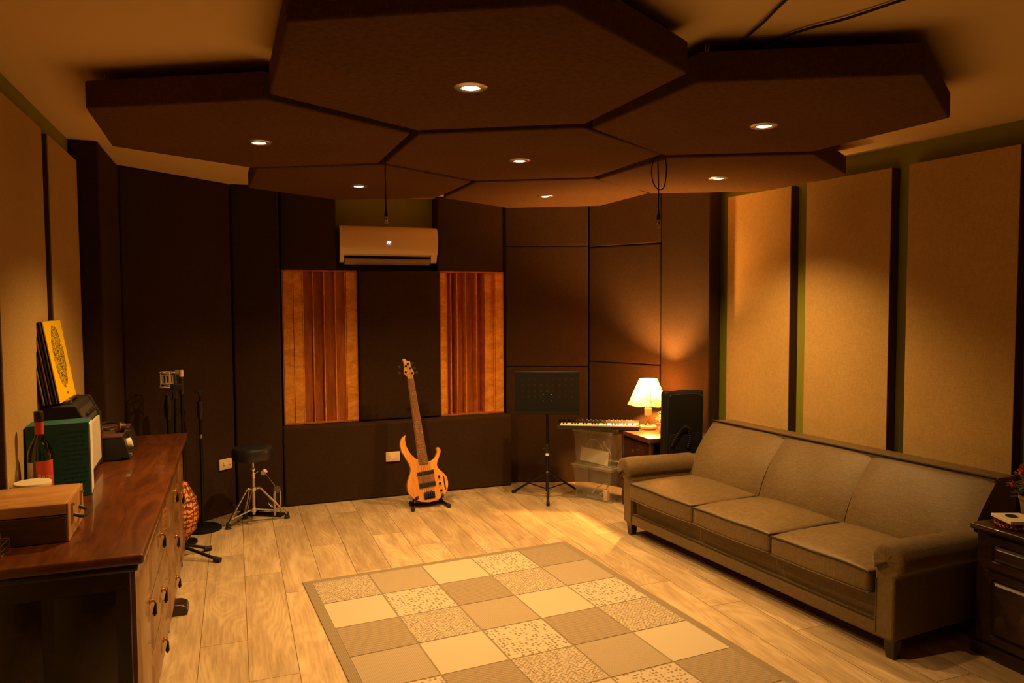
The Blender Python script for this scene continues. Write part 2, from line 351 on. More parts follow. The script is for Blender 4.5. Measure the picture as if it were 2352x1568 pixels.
# ------------------------------------------------------------------ mesh helpers
class MB:
    def __init__(s):
        s.v = []; s.f = []; s.mi = []
    def add(s, vs, fs, mi=0):
        o = len(s.v)
        s.v += [tuple(p) for p in vs]
        s.f += [tuple(i + o for i in f) for f in fs]
        s.mi += [mi] * len(fs)
        return s
    def box(s, x0, x1, y0, y1, z0, z1, mi=0, M4=None):
        vs = [Vector(p) for p in ((x0, y0, z0), (x1, y0, z0), (x1, y1, z0), (x0, y1, z0), (x0, y0, z1), (x1, y0, z1), (x1, y1, z1), (x0, y1, z1))]
        if M4 is not None:
            vs = [M4 @ p for p in vs]
        return s.add(vs, [(0, 3, 2, 1), (4, 5, 6, 7), (0, 1, 5, 4), (1, 2, 6, 5), (2, 3, 7, 6), (3, 0, 4, 7)], mi)
    def prism(s, poly, z0, z1, mi=0, M4=None):
        n = len(poly)
        a = sum(poly[i][0] * poly[(i + 1) % n][1] - poly[(i + 1) % n][0] * poly[i][1] for i in range(n))
        if a < 0:
            poly = poly[::-1]
        vs = [Vector((p[0], p[1], z0)) for p in poly] + [Vector((p[0], p[1], z1)) for p in poly]
        if M4 is not None:
            vs = [M4 @ p for p in vs]
        fs = [tuple(range(n - 1, -1, -1)), tuple(range(n, 2 * n))]
        fs += [(i, (i + 1) % n, n + (i + 1) % n, n + i) for i in range(n)]
        return s.add(vs, fs, mi)
    def tube(s, pts, r, seg=10, mi=0, closed=False, cap=True):
        pts = [Vector(p) for p in pts]
        n = len(pts)
        rr = r if hasattr(r, '__len__') else [r] * n
        up = None
        rings = []
        for i, p in enumerate(pts):
            if closed:
                d = pts[(i + 1) % n] - pts[i - 1]
            else:
                d = pts[min(i + 1, n - 1)] - pts[max(i - 1, 0)]
            d.normalize()
            if up is None:
                up = Vector((0, 0, 1)) if abs(d.z) < 0.9 else Vector((1, 0, 0))
            a = d.cross(up)
            if a.length < 1e-4:
                a = d.cross(Vector((0.3, 1, 0.2)))
            a.normalize()
            b = d.cross(a).normalized()
            up = a.cross(d).normalized()
            rings.append([p + (a * math.cos(2 * PI * k / seg) + b * math.sin(2 * PI * k / seg)) * rr[i] for k in range(seg)])
        vs = [q for rg in rings for q in rg]
        fs = []
        m = n if closed else n - 1
        for i in range(m):
            j = (i + 1) % n
            for k in range(seg):
                l = (k + 1) % seg
                fs.append((i * seg + k, i * seg + l, j * seg + l, j * seg + k))
        if cap and not closed:
            fs.append(tuple(range(seg - 1, -1, -1)))
            fs.append(tuple((n - 1) * seg + k for k in range(seg)))
        return s.add(vs, fs, mi)
    def lathe(s, prof, c=(0, 0, 0), seg=28, mi=0, M4=None, cap=True):
        vs = []
        for r, z in prof:
            for k in range(seg):
                p = Vector((c[0] + r * math.cos(2 * PI * k / seg), c[1] + r * math.sin(2 * PI * k / seg), c[2] + z))
                vs.append(M4 @ p if M4 is not None else p)
        fs = []
        for i in range(len(prof) - 1):
            for k in range(seg):
                l = (k + 1) % seg
                fs.append((i * seg + k, i * seg + l, (i + 1) * seg + l, (i + 1) * seg + k))
        if cap:
            fs.append(tuple(range(seg - 1, -1, -1)))
            fs.append(tuple((len(prof) - 1) * seg + k for k in range(seg)))
        return s.add(vs, fs, mi)
    def soft(s, x0, x1, y0, y1, z0, z1, r, n=10, fn=None, mi=0, M4=None):
        """rounded box with interior loops, fn(p, (a,b,c)) deforms; a,b,c in -1..1"""
        c = Vector(((x0 + x1) / 2, (y0 + y1) / 2, (z0 + z1) / 2))
        h = Vector(((x1 - x0) / 2, (y1 - y0) / 2, (z1 - z0) / 2))
        r = min(r, *h)
        def ax(H):
            e = [-H, -H + r * 0.12, -H + r * 0.45, -H + r]
            inner = [(-H + r) + (2 * (H - r)) * i / n for i in range(1, n)]
            return e + inner + [H - r, H - r * 0.45, H - r * 0.12, H]
        A = [ax(h.x), ax(h.y), ax(h.z)]
        idx = {}
        vs = []; fs = []
        def vert(i, j, k):
            key = (i, j, k)
            if key in idx:
                return idx[key]
            p = Vector((A[0][i], A[1][j], A[2][k]))
            t = (p.x / h.x, p.y / h.y, p.z / h.z)
            q = Vector((max(-(h.x - r), min(h.x - r, p.x)), max(-(h.y - r), min(h.y - r, p.y)), max(-(h.z - r), min(h.z - r, p.z))))
            d = p - q
            if d.length > 1e-9:
                p = q + d.normalized() * r
            p = p + c
            if fn:
                p = fn(p, t)
            if M4 is not None:
                p = M4 @ p
            idx[key] = len(vs)
            vs.append(p)
            return idx[key]
        N = len(A[0]) - 1
        for i in range(N):
            for j in range(N):
                fs.append((vert(i, j, 0), vert(i, j + 1, 0), vert(i + 1, j + 1, 0), vert(i + 1, j, 0)))
                fs.append((vert(i, j, N), vert(i + 1, j, N), vert(i + 1, j + 1, N), vert(i, j + 1, N)))
                fs.append((vert(i, 0, j), vert(i + 1, 0, j), vert(i + 1, 0, j + 1), vert(i, 0, j + 1)))
                fs.append((vert(i, N, j), vert(i, N, j + 1), vert(i + 1, N, j + 1), vert(i + 1, N, j)))
                fs.append((vert(0, i, j), vert(0, i, j + 1), vert(0, i + 1, j + 1), vert(0, i + 1, j)))
                fs.append((vert(N, i, j), vert(N, i + 1, j), vert(N, i + 1, j + 1), vert(N, i, j + 1)))
        return s.add(vs, fs, mi)
    def extr(s, prof, x0, x1, mi=0, nx=1, fn=None):
        """profile of (y,z) points extruded along x"""
        n = len(prof)
        a = sum(prof[i][0] * prof[(i + 1) % n][1] - prof[(i + 1) % n][0] * prof[i][1] for i in range(n))
        if a < 0:
            prof = prof[::-1]
        vs = []
        for i in range(nx + 1):
            x = x0 + (x1 - x0) * i / nx
            for y, z in prof:
                p = Vector((x, y, z))
                vs.append(fn(p) if fn else p)
        fs = [tuple(range(n - 1, -1, -1)), tuple(nx * n + k for k in range(n))]
        for i in range(nx):
            for k in range(n):
                l = (k + 1) % n
                fs.append((i * n + k, i * n + l, (i + 1) * n + l, (i + 1) * n + k))
        return s.add(vs, fs, mi)

def obj(name, mb, mat, parent=None, bevel=0.0, smooth=True, angle=35, loc=None):
    me = bpy.data.meshes.new(name)
    me.from_pydata([tuple(p) for p in mb.v], [], mb.f)
    mats = mat if isinstance(mat, (list, tuple)) else [mat]
    for m in mats:
        me.materials.append(m)
    for p, i in zip(me.polygons, mb.mi):
        p.material_index = i
        p.use_smooth = smooth
    me.update()
    if smooth:
        me.set_sharp_from_angle(angle=R(angle))
    o = bpy.data.objects.new(name, me)
    COL.objects.link(o)
    if loc is not None:
        o.location = loc
    if parent is not None:
        o.parent = parent
    if bevel:
        b = o.modifiers.new('edge', 'BEVEL')
        b.width = bevel; b.segments = 3; b.limit_method = 'ANGLE'; b.angle_limit = R(40)
    return o

def thing(name, label, cat, loc=(0, 0, 0), rz=0.0, group=None):
    o = bpy.data.objects.new(name, None)
    o.empty_display_size = 0.1
    COL.objects.link(o)
    o.location = loc
    o.rotation_euler = (0, 0, rz)
    return tag(o, label, cat, group)
def tag(o, label, cat, group=None):
    o['label'] = label; o['category'] = cat
    if group:
        o['group'] = group
    return o
def struct(name, mb, mat, bevel=0):
    o = obj(name, mb, mat, None, bevel, smooth=False)
    o['kind'] = 'structure'
    return o
def relabel(o, s):
    o['label'] = s
    return o
def copy_tree(o, parent=None):
    c = o.copy()
    COL.objects.link(c)
    c.parent = parent
    for ch in [x for x in SC.objects if x.parent == o]:
        copy_tree(ch, c)
    return c
def text(name, s, size, mat, parent, loc, rot, ext=0.0004, align='CENTER', spacing=1.0):
    cu = bpy.data.curves.new(name, 'FONT')
    cu.body = s; cu.size = size; cu.extrude = ext
    cu.align_x = align; cu.space_line = spacing
    cu.materials.append(mat)
    tmp = bpy.data.objects.new(name, cu)
    COL.objects.link(tmp)
    bpy.context.view_layer.update()
    me = bpy.data.meshes.new_from_object(tmp.evaluated_get(bpy.context.evaluated_depsgraph_get()))
    bpy.data.objects.remove(tmp)
    me.name = name
    o = bpy.data.objects.new(name, me)
    COL.objects.link(o)
    o.parent = parent
    o.location = loc
    o.rotation_euler = rot
    return o
def arc(c, r, a0, a1, n):
    return [(c[0] + r * math.cos(a0 + (a1 - a0) * i / n), c[1] + r * math.sin(a0 + (a1 - a0) * i / n)) for i in range(n + 1)]
def catmull(pts, n=6, closed=False):
    P = [Vector(p) for p in pts]
    out = []
    m = len(P)
    for i in range(m if closed else m - 1):
        p0 = P[(i - 1) % m] if closed or i > 0 else P[0]
        p1 = P[i]; p2 = P[(i + 1) % m]
        p3 = P[(i + 2) % m] if closed or i + 2 < m else P[-1]
        for k in range(n):
            t = k / n
            out.append(0.5 * ((2 * p1) + (p2 - p0) * t + (2 * p0 - 5 * p1 + 4 * p2 - p3) * t * t + (3 * p1 - p0 - 3 * p2 + p3) * t ** 3))
    if not closed:
        out.append(P[-1])
    return out

# ------------------------------------------------------------------ room shell
V0 = -2.4    # room goes on behind the camera
a0 = rwall(V0); a1 = rwall(WB)
struct('floor', MB().prism([(WL - .3, V0 - .3), (4.6, V0 - .3), (4.6, WB + .3), (WL - .3, WB + .3)], -0.08, 0.0), M['floor'])
struct('ceiling', MB().prism([(WL - .3, V0 - .3), (4.6, V0 - .3), (4.6, WB + .3), (WL - .3, WB + .3)], CEIL, CEIL + 0.1), M['ceiling'])
struct('wall_left', MB().box(WL - .12, WL, V0 - .12, WB + .12, 0, CEIL), M['green'])
struct('wall_back', MB().box(WL - .12, 4.2, WB, WB + .12, 0, CEIL), M['green'])
struct('wall_front', MB().box(WL - .12, 4.6, V0 - .12, V0, 0, CEIL), M['green'])
b0 = rwall(V0, -0.12); b1 = rwall(WB, -0.12)
struct('wall_right', MB().prism([(a0.x, a0.y), (a1.x, a1.y), (b1.x, b1.y), (b0.x, b0.y)], 0, CEIL), M['green'])

# ------------------------------------------------------------------ dark brown acoustic panels
DP = 'dark brown fabric acoustic panels on the back of the room'
def panel(name, label, poly, z0, z1, group, mat='brown_cloth', bevel=0.012):
    o = obj(name, MB().prism(poly, z0, z1), M[mat], None, bevel)
    return tag(o, label, 'acoustic panel', group)
g = 0.004
panel('acoustic_panel', 'dark brown tall boxy panel on left wall, its black narrow end facing the room', [(WL + g, 4.40), (-0.64, 4.40), (-0.64, 5.092), (WL + g, 5.092)], 0.78, CEIL - g, DP)
panel('acoustic_panel', 'wide dark brown full height panel set diagonally across the left back corner', [(-0.638, 5.102), (-0.010, 5.658), (-0.055, 5.708), (-0.683, 5.152)], 0.0, CEIL - g, DP)
panel('acoustic_panel', 'narrow dark brown full height panel behind the drum stool, left of the wooden diffuser', [(-0.004, 5.662), (0.318, 5.662), (0.318, WB - g), (-0.004, WB - g)], 0.0, CEIL - g, DP)
panel('acoustic_panel', 'low wide dark brown panel on the floor behind the bass guitar', [(0.323, 5.65), (2.112, 5.65), (2.112, 5.798), (0.323, 5.798)], 0.0, 0.583, DP)
panel('acoustic_panel', 'dark brown panel directly above the left wooden diffuser', [(0.338, 5.80), (0.745, 5.80), (0.745, WB - g), (0.338, WB - g)], 1.76, CEIL - g, DP)
panel('acoustic_panel', 'dark brown panel above the right wooden diffuser, beside the air conditioner', [(1.540, 5.79), (2.098, 5.79), (2.098, WB - g), (1.540, WB - g)], 1.757, CEIL - g, DP)
panel('acoustic_panel', 'tall dark brown centre panel between the two wooden diffusers, below the air conditioner', [(0.905, 5.765), (1.548, 5.765), (1.548, WB - g), (0.905, WB - g)], 0.588, 1.757, DP)
# right hand fan of panels
P0 = Vector((2.106, 5.766)); P1 = Vector((2.751, 5.523)); P2 = Vector((3.081, 4.951)); P3 = Vector((3.137, 4.397))
def slab(A, B, t, shrink=0.003):
    d = (B - A).normalized(); n = Vector((-d.y, d.x))
    if n.y < 0 and abs(n.y) > 0.2 or (abs(n.y) <= 0.2 and n.x < 0):
        n = -n
    A2 = A + d * shrink; B2 = B - d * shrink
    return [tuple(A2), tuple(B2), tuple(B2 + n * t), tuple(A2 + n * t)]
for z0, z1, la in ((0.0, 0.965, 'dark brown bottom panel behind the music stand, right of the low wide panel'),
                   (0.971, 1.962, 'dark brown middle panel just above the music stand'),
                   (1.968, CEIL - g, 'dark brown short top panel high above the music stand')):
    panel('acoustic_panel', la, slab(P0, P1, 0.05), z0, z1, DP, bevel=0.009)
for z0, z1, la in ((0.0, 1.010, 'brown bottom panel behind the lit table lamp and the keyboard'),
                   (1.016, 1.950, 'brown middle panel, left of the orange lamp glow and above the lamp'),
                   (1.956, CEIL - g, 'brown short top panel by the hanging cable loop at right')):
    panel('acoustic_panel', la, slab(P1, P2, 0.05), z0, z1, DP, bevel=0.009)
e3 = P3 + Vector((0.10, 0.012)); e2 = P2 + Vector((0.10, 0.012))
panel('acoustic_panel', 'brown full height panel glowing orange above the black gig bag', [tuple(P2 + Vector((0, -0.004))), tuple(P3), tuple(e3), tuple(e2)], 0.0, CEIL - g, DP, 'brown_cloth')

# ------------------------------------------------------------------ beige wall panels
def beige(label, A, B, off, z0, z1, n, group):
    """A,B on the wall line, n into the room"""
    t = thing('wall_panel', label, 'wall panel', (A.x, A.y, 0), math.atan2((B - A).y, (B - A).x), group)
    L = (B - A).length
    s = 1 if n.dot(Vector((-(B - A).y, (B - A).x))) > 0 else -1
    def b(y0, y1, x0, x1, za, zb):
        return MB().box(x0, x1, min(s * y0, s * y1), max(s * y0, s * y1), za, zb)
    obj('frame', b(0.002, off - 0.004, 0, L, z0, z1), M['edge_wood'], t, 0.003)
    obj('cloth', b(off - 0.004, off + 0.002, 0.001, L - 0.001, z0 + .001, z1 - .001), M['beige_cloth'], t, 0.002)
    return t
GR = 'beige cloth panels on the right wall'; GL = 'beige cloth panels on the left wall'
for v0, v1, la in ((3.785, 4.345, 'beige linen wall panel nearest the lamp corner, above the far end of the sofa'),
                   (3.090, 3.665, 'beige linen wall panel above the middle of the sofa'),
                   (2.430, 2.990, 'beige linen wall panel above the near end of the sofa'),
                   (1.70, 2.325, 'beige linen wall panel cut off by the right picture edge, above dark dresser')):
    A = rwall(v0); B = rwall(v1)
    beige(la, A, B, 0.07, 0.12, 2.225, rn, GR)
for v0, v1, la in ((2.10, 2.86, 'beige linen wall panel cut off at the left picture edge'),
                   (2.955, 3.640, 'beige linen wall panel behind the teal box and the leaning records'),
                   (3.750, 4.385, 'beige linen wall panel beside the black end of the boxy dark panel, behind the amplifier')):
    beige(la, Vector((WL, v0)), Vector((WL, v1)), 0.040, 0.12, 2.240, Vector((1, 0)), GL)

# ------------------------------------------------------------------ wooden diffusers
def diffuser(label, x0, x1, yf, wells):
    t = thing('wooden_diffuser', label, 'sound diffuser', (x0, yf, 0.584), 0, 'wooden slat diffusers')
    W = x1 - x0; H = 1.172; D = 0.165
    fr = MB().box(0, W, 0, D, 0, 0.012).box(0, W, 0, D, H - 0.012, H).box(0, 0.006, 0, D, 0.012, H - 0.012).box(W - 0.006, W, 0, D, 0.012, H - 0.012).box(0.006, W - 0.006, D - 0.008, D, 0.012, H - 0.012)
    obj('frame', fr, M['pine_dark'], t, 0.001)
    for a, b, d in wells:
        xa = a * W + 0.008; xb = b * W - 0.002
        dark = d > 0.03  # deep slats take the darker pine: shade of the wells put into the colour
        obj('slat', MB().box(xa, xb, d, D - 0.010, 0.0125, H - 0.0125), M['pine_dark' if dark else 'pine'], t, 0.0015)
        obj('fin', MB().box(xb, xb + 0.006, 0.002, D - 0.010, 0.0125, H - 0.0125), M['pine'], t)
    return t
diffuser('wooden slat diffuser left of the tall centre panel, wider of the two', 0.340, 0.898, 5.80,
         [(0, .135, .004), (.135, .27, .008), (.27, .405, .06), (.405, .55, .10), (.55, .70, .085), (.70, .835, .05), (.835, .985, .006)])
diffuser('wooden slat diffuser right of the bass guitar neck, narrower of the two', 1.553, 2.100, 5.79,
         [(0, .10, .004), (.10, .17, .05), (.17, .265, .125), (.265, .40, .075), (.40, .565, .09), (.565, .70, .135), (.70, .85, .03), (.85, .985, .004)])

# ------------------------------------------------------------------ ceiling hexagons + downlights
HZ = 2.205; HT = 0.10; HR = 0.688
def link_pts(c, n, r=0.011, l=0.016):
    ax_ = Vector((math.cos(n), math.sin(n), 0))
    pts = []
    for k in range(12):
        a = 2 * PI * k / 12
        pts.append(Vector(c) + ax_ * (r * 0.6 * math.cos(a)) + Vector((0, 0, l * math.sin(a))))
    return pts
def hexpanel(c, rot, label, first=[]):
    t = thing('ceiling_panel', label, 'ceiling panel', (c[0], c[1], HZ), R(rot), 'hexagonal fabric panels under the ceiling')
    if not first:
        poly = [(HR * math.cos(R(30 + 60 * k)), HR * math.sin(R(30 + 60 * k))) for k in range(6)]
        body = obj('panel_body', MB().prism(poly, 0, HT), M['hex_cloth'], t, 0.008)
        first.append(body)
        for k in (210, 90, 330):
            x = (HR - 0.07) * math.cos(R(k)); y = (HR - 0.07) * math.sin(R(k))
            mb = MB()
            mb.tube(link_pts((x, y, HT + 0.010), 0.3, l=0.014), 0.0022, 6, closed=True)
            mb.tube(link_pts((x, y, HT + 0.030), 1.8, l=0.015), 0.0022, 6, closed=True)
            first.append(obj('chain', mb, M['steel'], t))
    else:
        for f in first:
            q = f.copy(); COL.objects.link(q); q.parent = t
    return t
HEX = [((0.731, 2.325), 0.9, 'largest looking hexagonal brown ceiling panel, at the top centre over the room'),
       ((0.109, 3.424), 0.7, 'hexagonal brown ceiling panel at far left, by the left wall'),
       ((1.997, 2.436), 3.0, 'hexagonal brown ceiling panel at upper right with two black cables running above it'),
       ((1.334, 3.439), 1.0, 'hexagonal brown ceiling panel in the middle of the cluster, ringed by the others'),
       ((0.709, 4.501), 2.2, 'hexagonal brown ceiling panel in front of the air conditioner'),
       ((1.940, 4.533), 0.8, 'hexagonal brown ceiling panel nearest the back wall, right of the air conditioner'),
       ((2.594, 3.553), 3.3, 'hexagonal brown ceiling panel over the sofa, nearest the right wall')]
for c, r_, la in HEX:
    hexpanel(c, r_, la)
LL = ['lit recessed downlight in the largest hexagonal panel at top centre', 'lit recessed downlight in the far left hexagonal panel',
      'lit recessed downlight in the upper right hexagonal panel', 'lit recessed downlight in the middle hexagonal panel',
      'lit recessed downlight in the panel before the air conditioner', 'lit recessed downlight in the panel nearest the back wall',
      'lit recessed downlight in the panel over the sofa']
sl = bpy.data.lights.new('downlight_beam', 'SPOT')
sl.energy = SPOT_W; sl.color = WARM; sl.spot_size = SPOT_CONE; sl.spot_blend = 1.0; sl.shadow_soft_size = 0.025
ring = bulb = None
for (c, r_, la), l2 in zip(HEX, LL):
    t = thing('downlight', l2, 'ceiling light', (c[0] + 0.012, c[1] + 0.03, HZ), 0, 'recessed ceiling downlights')
    if ring is None:
        ring = obj('trim_ring', MB().lathe([(0.031, -0.001), (0.034, -0.006), (0.050, -0.005), (0.056, -0.0008), (0.031, -0.0008)], cap=False), M['steel'], t)
        bulb = obj('bulb', MB().lathe([(0.030, -0.002), (0.022, -0.0045), (0.010, -0.006), (0.001, -0.0062)], seg=20), M['bulb'], t)
    else:
        for f in (ring, bulb):
            q = f.copy(); COL.objects.link(q); q.parent = t
    ll = sl
    if c[0] > 1.99 and c[1] < 2.5:      # dimmed on purpose so the near end of the sofa reads darker
        ll = sl.copy(); ll.energy = SPOT_W * 0.28
    lo = bpy.data.objects.new('beam', ll)
    COL.objects.link(lo); lo.parent = t; lo.location = (0, 0, -0.03)

# ------------------------------------------------------------------ rug
th = R(24.5622824 - 20.5674612)
co, si = math.cos(R(20.5674612)), math.sin(R(20.5674612))
cx_, cy_ = -0.71673007 * 1.5, 2.59211478 * 1.5
ru, rv = co * cx_ + si * cy_, -si * cx_ + co * cy_
t = thing('area_rug', 'beige checkered rug of woven squares lying on the oak floor', 'rug', (ru, rv, 0), th)
ca, cb = 0.3035, 0.3056
NR = 7
obj('border', MB().box(-0.043, 5 * ca + 0.043, -NR * cb - 0.043, 0.043, 0.0005, 0.007), M['rug_edge'], t, 0.002)
mb = MB()
for i in range(5):
    for j in range(NR):
        k = (i + 2 * j) % 5
        mb.box(i * ca + 0.004, (i + 1) * ca - 0.004, -(j + 1) * cb + 0.004, -j * cb - 0.004, 0.0066, 0.0085, k)
obj('woven_squares', mb, RUG, t, 0)

# ------------------------------------------------------------------ sofa
t = thing('sofa', 'long olive brown three seat sofa with rolled arms and dark piping, against right wall', 'sofa', (2.345, 4.137, 0), R(-84.5))
XL, XR = -0.055, 1.890          # outer faces of the arm pillars
IL, IR = 0.035, 1.800           # inner faces
obj('frame', MB().box(XL + .02, XR - .02, 0.035, 0.845, 0.085, 0.262), M['sofa'], t, 0.012)
obj('front_rail', MB().soft(XL + .005, XR - .005, 0.004, 0.05, 0.078, 0.150, 0.012, 4), M['sofa'], t)
obj('rail_piping', MB().tube([(XL + .01, 0.0045, 0.150), (XR - .01, 0.0045, 0.150)], 0.004, 8), M['piping'], t)
for x in (XL + 0.035, XR - 0.035):
    for y in (0.045, 0.80):
        mb = MB()
        a, b = 0.026, 0.019
        mb.add([(x - b, y - b, 0), (x + b, y - b, 0), (x + b, y + b, 0), (x - b, y + b, 0), (x - a, y - a, .082), (x + a, y - a, .082), (x + a, y + a, .082), (x - a, y + a, .082)],
               [(0, 3, 2, 1), (4, 5, 6, 7), (0, 1, 5, 4), (1, 2, 6, 5), (2, 3, 7, 6), (3, 0, 4, 7)])
        obj('leg', mb, M['dark_wood'], t, 0.002)
def armprof(side, grow=0.0):
    """outline in (x,z), pillar below and a roll leaning outwards on top"""
    xo, xi = (XL, IL) if side < 0 else (XR, IR)
    cxr = (xo + xi) / 2 + side * 0.022
    rr = 0.068 + grow
    zc = 0.425
    pts = [(xi + side * -grow, 0.085 if not grow else 0.30), (xi - side * grow, 0.37)]
    a_start = PI if side > 0 else 0.0
    for k in range(15):
        a = (PI + 0.3) - (PI + 0.95) * k / 14 if side > 0 else (-0.3) + (PI + 0.95) * k / 14
        pts.append((cxr + rr * math.cos(a), zc + rr * math.sin(a)))
    pts += [(xo + side * grow, 0.355), (xo + side * grow, 0.085 if not grow else 0.352)]
    return pts
def arm_mesh(side, y0, y1, grow=0.0, ny=8):
    P = armprof(side, grow)
    n = len(P)
    vs = []
    for i in range(ny + 1):
        f = i / ny
        y = y0 + (y1 - y0) * f
        dz = -0.022 * max(0, (y - 0.1)) / 0.6
        for x, z in P:
            vs.append(Vector((x, y, z + (dz if z > 0.3 else 0))))
    fs = [tuple(range(n)), tuple(ny * n + k for k in range(n - 1, -1, -1))]
    for i in range(ny):
        for k in range(n):
            l = (k + 1) % n
            fs.append((i * n + k, (i + 1) * n + k, (i + 1) * n + l, i * n + l))
    if side < 0:
        fs = [f[::-1] for f in fs]
    return MB().add(vs, fs)
for s_ in (-1, 1):
    obj('armrest', arm_mesh(s_, 0.0, 0.80), M['sofa'], t, 0.010)
    # slip cover over the roll only: an open wrap following the roll
    xo, xi = (XL, IL) if s_ < 0 else (XR, IR)
    cxr = (xo + xi) / 2 + s_ * 0.022
    def ring(y, r, zc):
        out = []
        for k in range(17):
            a = -0.62 + (PI + 1.24) * k / 16
            wob = 0.0012 * math.sin(k * 2.1 + y * 40)
            out.append(Vector((cxr + (r + wob) * math.cos(a), y, zc + (r + wob) * math.sin(a))))
        return out
    vs = []; fs = []
    ys = [-0.022, -0.021, -0.014, -0.004, 0.03, 0.15, 0.28, 0.42, 0.52, 0.535]
    rs = [0.0, 0.058, 0.072, 0.076, 0.0765, 0.076, 0.0755, 0.076, 0.076, 0.0705]
    for y, r in zip(ys, rs):
        vs += ring(y, r, 0.425 - 0.022 * max(0, y - 0.1) / 0.6)
    for i in range(len(ys) - 1):
        for k in range(16):
            f = (i * 17 + k, (i + 1) * 17 + k, (i + 1) * 17 + k + 1, i * 17 + k + 1)
            fs.append(f[::-1])
    cov = obj('arm_cover', MB().add(vs, fs), M['sofa_cover'], t, angle=60)
    so = cov.modifiers.new('thickness', 'SOLIDIFY'); so.thickness = 0.003; so.offset = 1
    # front pillar piping
    pp = MB().tube([(xi + s_ * .006, -0.001, 0.10), (xi + s_ * .006, -0.001, 0.335)], 0.0028, 6)
    obj('pillar_piping', pp, M['sofa_cover'], t)
# seat cushions
SX = [0.042, 0.650, 1.232, 1.795]
for i in range(3):
    xa, xb = SX[i] + 0.003, SX[i + 1] - 0.003
    sag = [0.018, 0.026, 0.016][i]
    def fn(p, q, xa=xa, xb=xb, sag=sag, i=i):
        a, b, c = q
        k = (1 - a * a) * (1 - b * b)
        if c > 0:
            p.z += 0.034 * k * c + 0.0015 * math.sin(5 * a + 3 * b + i)
            p.z -= 0.006 * abs(a) ** 3
        else:
            p.z += sag * (1 - a * a) * (0.0)
        if b < -0.4:
            p.y -= 0.014 * (1 - a * a) * (-b - 0.4)
            p.z -= 0.006 * math.cos(a * 1.4 + i) * (-b - 0.4) * (1 if c > 0 else 0.8)
        return p
    z0, z1 = 0.264 - (0.012 if i == 0 else 0.006), 0.366
    cu = obj('seat_cushion', MB().soft(xa, xb, -0.028, 0.475, z0, z1, 0.020, 12, fn), M['sofa'], t)
    def loop(zz, top):
        pts = []
        def P_(x, y):
            p = Vector((x, y, zz))
            a = (x - (xa + xb) / 2) / ((xb - xa) / 2); b = (y - 0.2235) / 0.2515
            return fn(p, (a, b, 1.0 if top else -1.0))
        for k in range(17):
            pts.append(P_(xa + 0.006 + (xb - xa - 0.012) * k / 16, -0.0275))
        for k in range(1, 5):
            pts.append(P_(xb - 0.0015, -0.0265 + 0.48 * k / 4))
        pts2 = [P_(xa + 0.0015, -0.0265 + 0.48 * k / 4) for k in range(4, 0, -1)]
        return pts2 + pts
    obj('piping', MB().tube(loop(z1 - 0.006, True), 0.0045, 7), M['piping'], cu)
    obj('piping', MB().tube(loop(z0 + 0.006, False), 0.0035, 7), M['sofa_cover'], cu)
# back: three upholstered sections on one leaning frame
def backpt(f, d=0.0):
    """point on the front face at height fraction f"""
    y = 0.445 + 0.235 * f - 0.035 * math.sin(PI * f)
    z = 0.335 + 0.365 * f
    return y, z
BX = [0.012, 0.650, 1.250, 1.885]
frp = [(0.56, 0.265)] + [(backpt(k / 8)[0] + 0.045, backpt(k / 8)[1] - 0.005) for k in range(9)] + [(0.80, 0.688), (0.845, 0.64), (0.85, 0.10), (0.56, 0.10)]
obj('back_frame', MB().extr(frp, BX[0] + .004, BX[3] - .004), M['sofa'], t, 0.012)
for i in range(3):
    xa, xb = BX[i] + 0.0012, BX[i + 1] - 0.0012
    nx, nz = 14, 12
    vs = []; fs = []
    def front(a, f):
        y, z = backpt(f)
        ed = (1 - abs(2 * a - 1) ** 6) * 1.0
        bul = 0.030 * (1 - (2 * a - 1) ** 2) ** 0.5 if True else 0
        bul = 0.022 * ed * (1 - abs(2 * f - 1) ** 8 * 0.5)
        y -= bul - 0.018
        if i == 0:
            dd = (a - 0.60) ** 2 * 60 + (f - 0.22) ** 2 * 90
            y += 0.010 * math.exp(-dd * 6)
        x = xa + (xb - xa) * a
        return Vector((x, y + 0.0025 * math.sin(a * 9 + f * 5 + i), z))
    for j in range(nz + 1):
        for k in range(nx + 1):
            vs.append(front(k / nx, j / nz))
    off = len(vs)
    for j in range(nz + 1):
        for k in range(nx + 1):
            y, z = backpt(j / nz)
            vs.append(Vector((xa + (xb - xa) * k / nx, y + 0.055, z - 0.002)))
    W_ = nx + 1
    for j in range(nz):
        for k in range(nx):
            q = (j * W_ + k, j * W_ + k + 1, (j + 1) * W_ + k + 1, (j + 1) * W_ + k)
            fs.append(q)
            fs.append(tuple(off + v for v in q[::-1]))
    for k in range(nx):
        fs.append((k, off + k, off + k + 1, k + 1))
        fs.append((nz * W_ + k, nz * W_ + k + 1, off + nz * W_ + k + 1, off + nz * W_ + k))
    for j in range(nz):
        fs.append((j * W_, (j + 1) * W_, off + (j + 1) * W_, off + j * W_))
        fs.append((j * W_ + nx, off + j * W_ + nx, off + (j + 1) * W_ + nx, (j + 1) * W_ + nx))
    obj('back_cushion', MB().add(vs, fs), M['sofa'], t, angle=50)
obj('back_piping', MB().tube([(BX[0] + 0.003, 0.676, 0.702), (0.32, 0.672, 0.703), (0.65, 0.676, 0.700), (0.95, 0.672, 0.701), (1.25, 0.676, 0.699), (1.58, 0.672, 0.700), (BX[3] - 0.003, 0.676, 0.700)], 0.005, 8), M['piping'], t)
obj('back_top', MB().soft(BX[0], BX[3], 0.674, 0.835, 0.660, 0.698, 0.012, 6), M['sofa'], t)

# ------------------------------------------------------------------ long cabinet at left
CZ = 0.765
t = thing('sideboard', 'long dark wooden sideboard with drawers and a reddish polished top, along left wall', 'sideboard', (-0.30, 2.42, 0), 0)
L = 2.17; D = 0.44
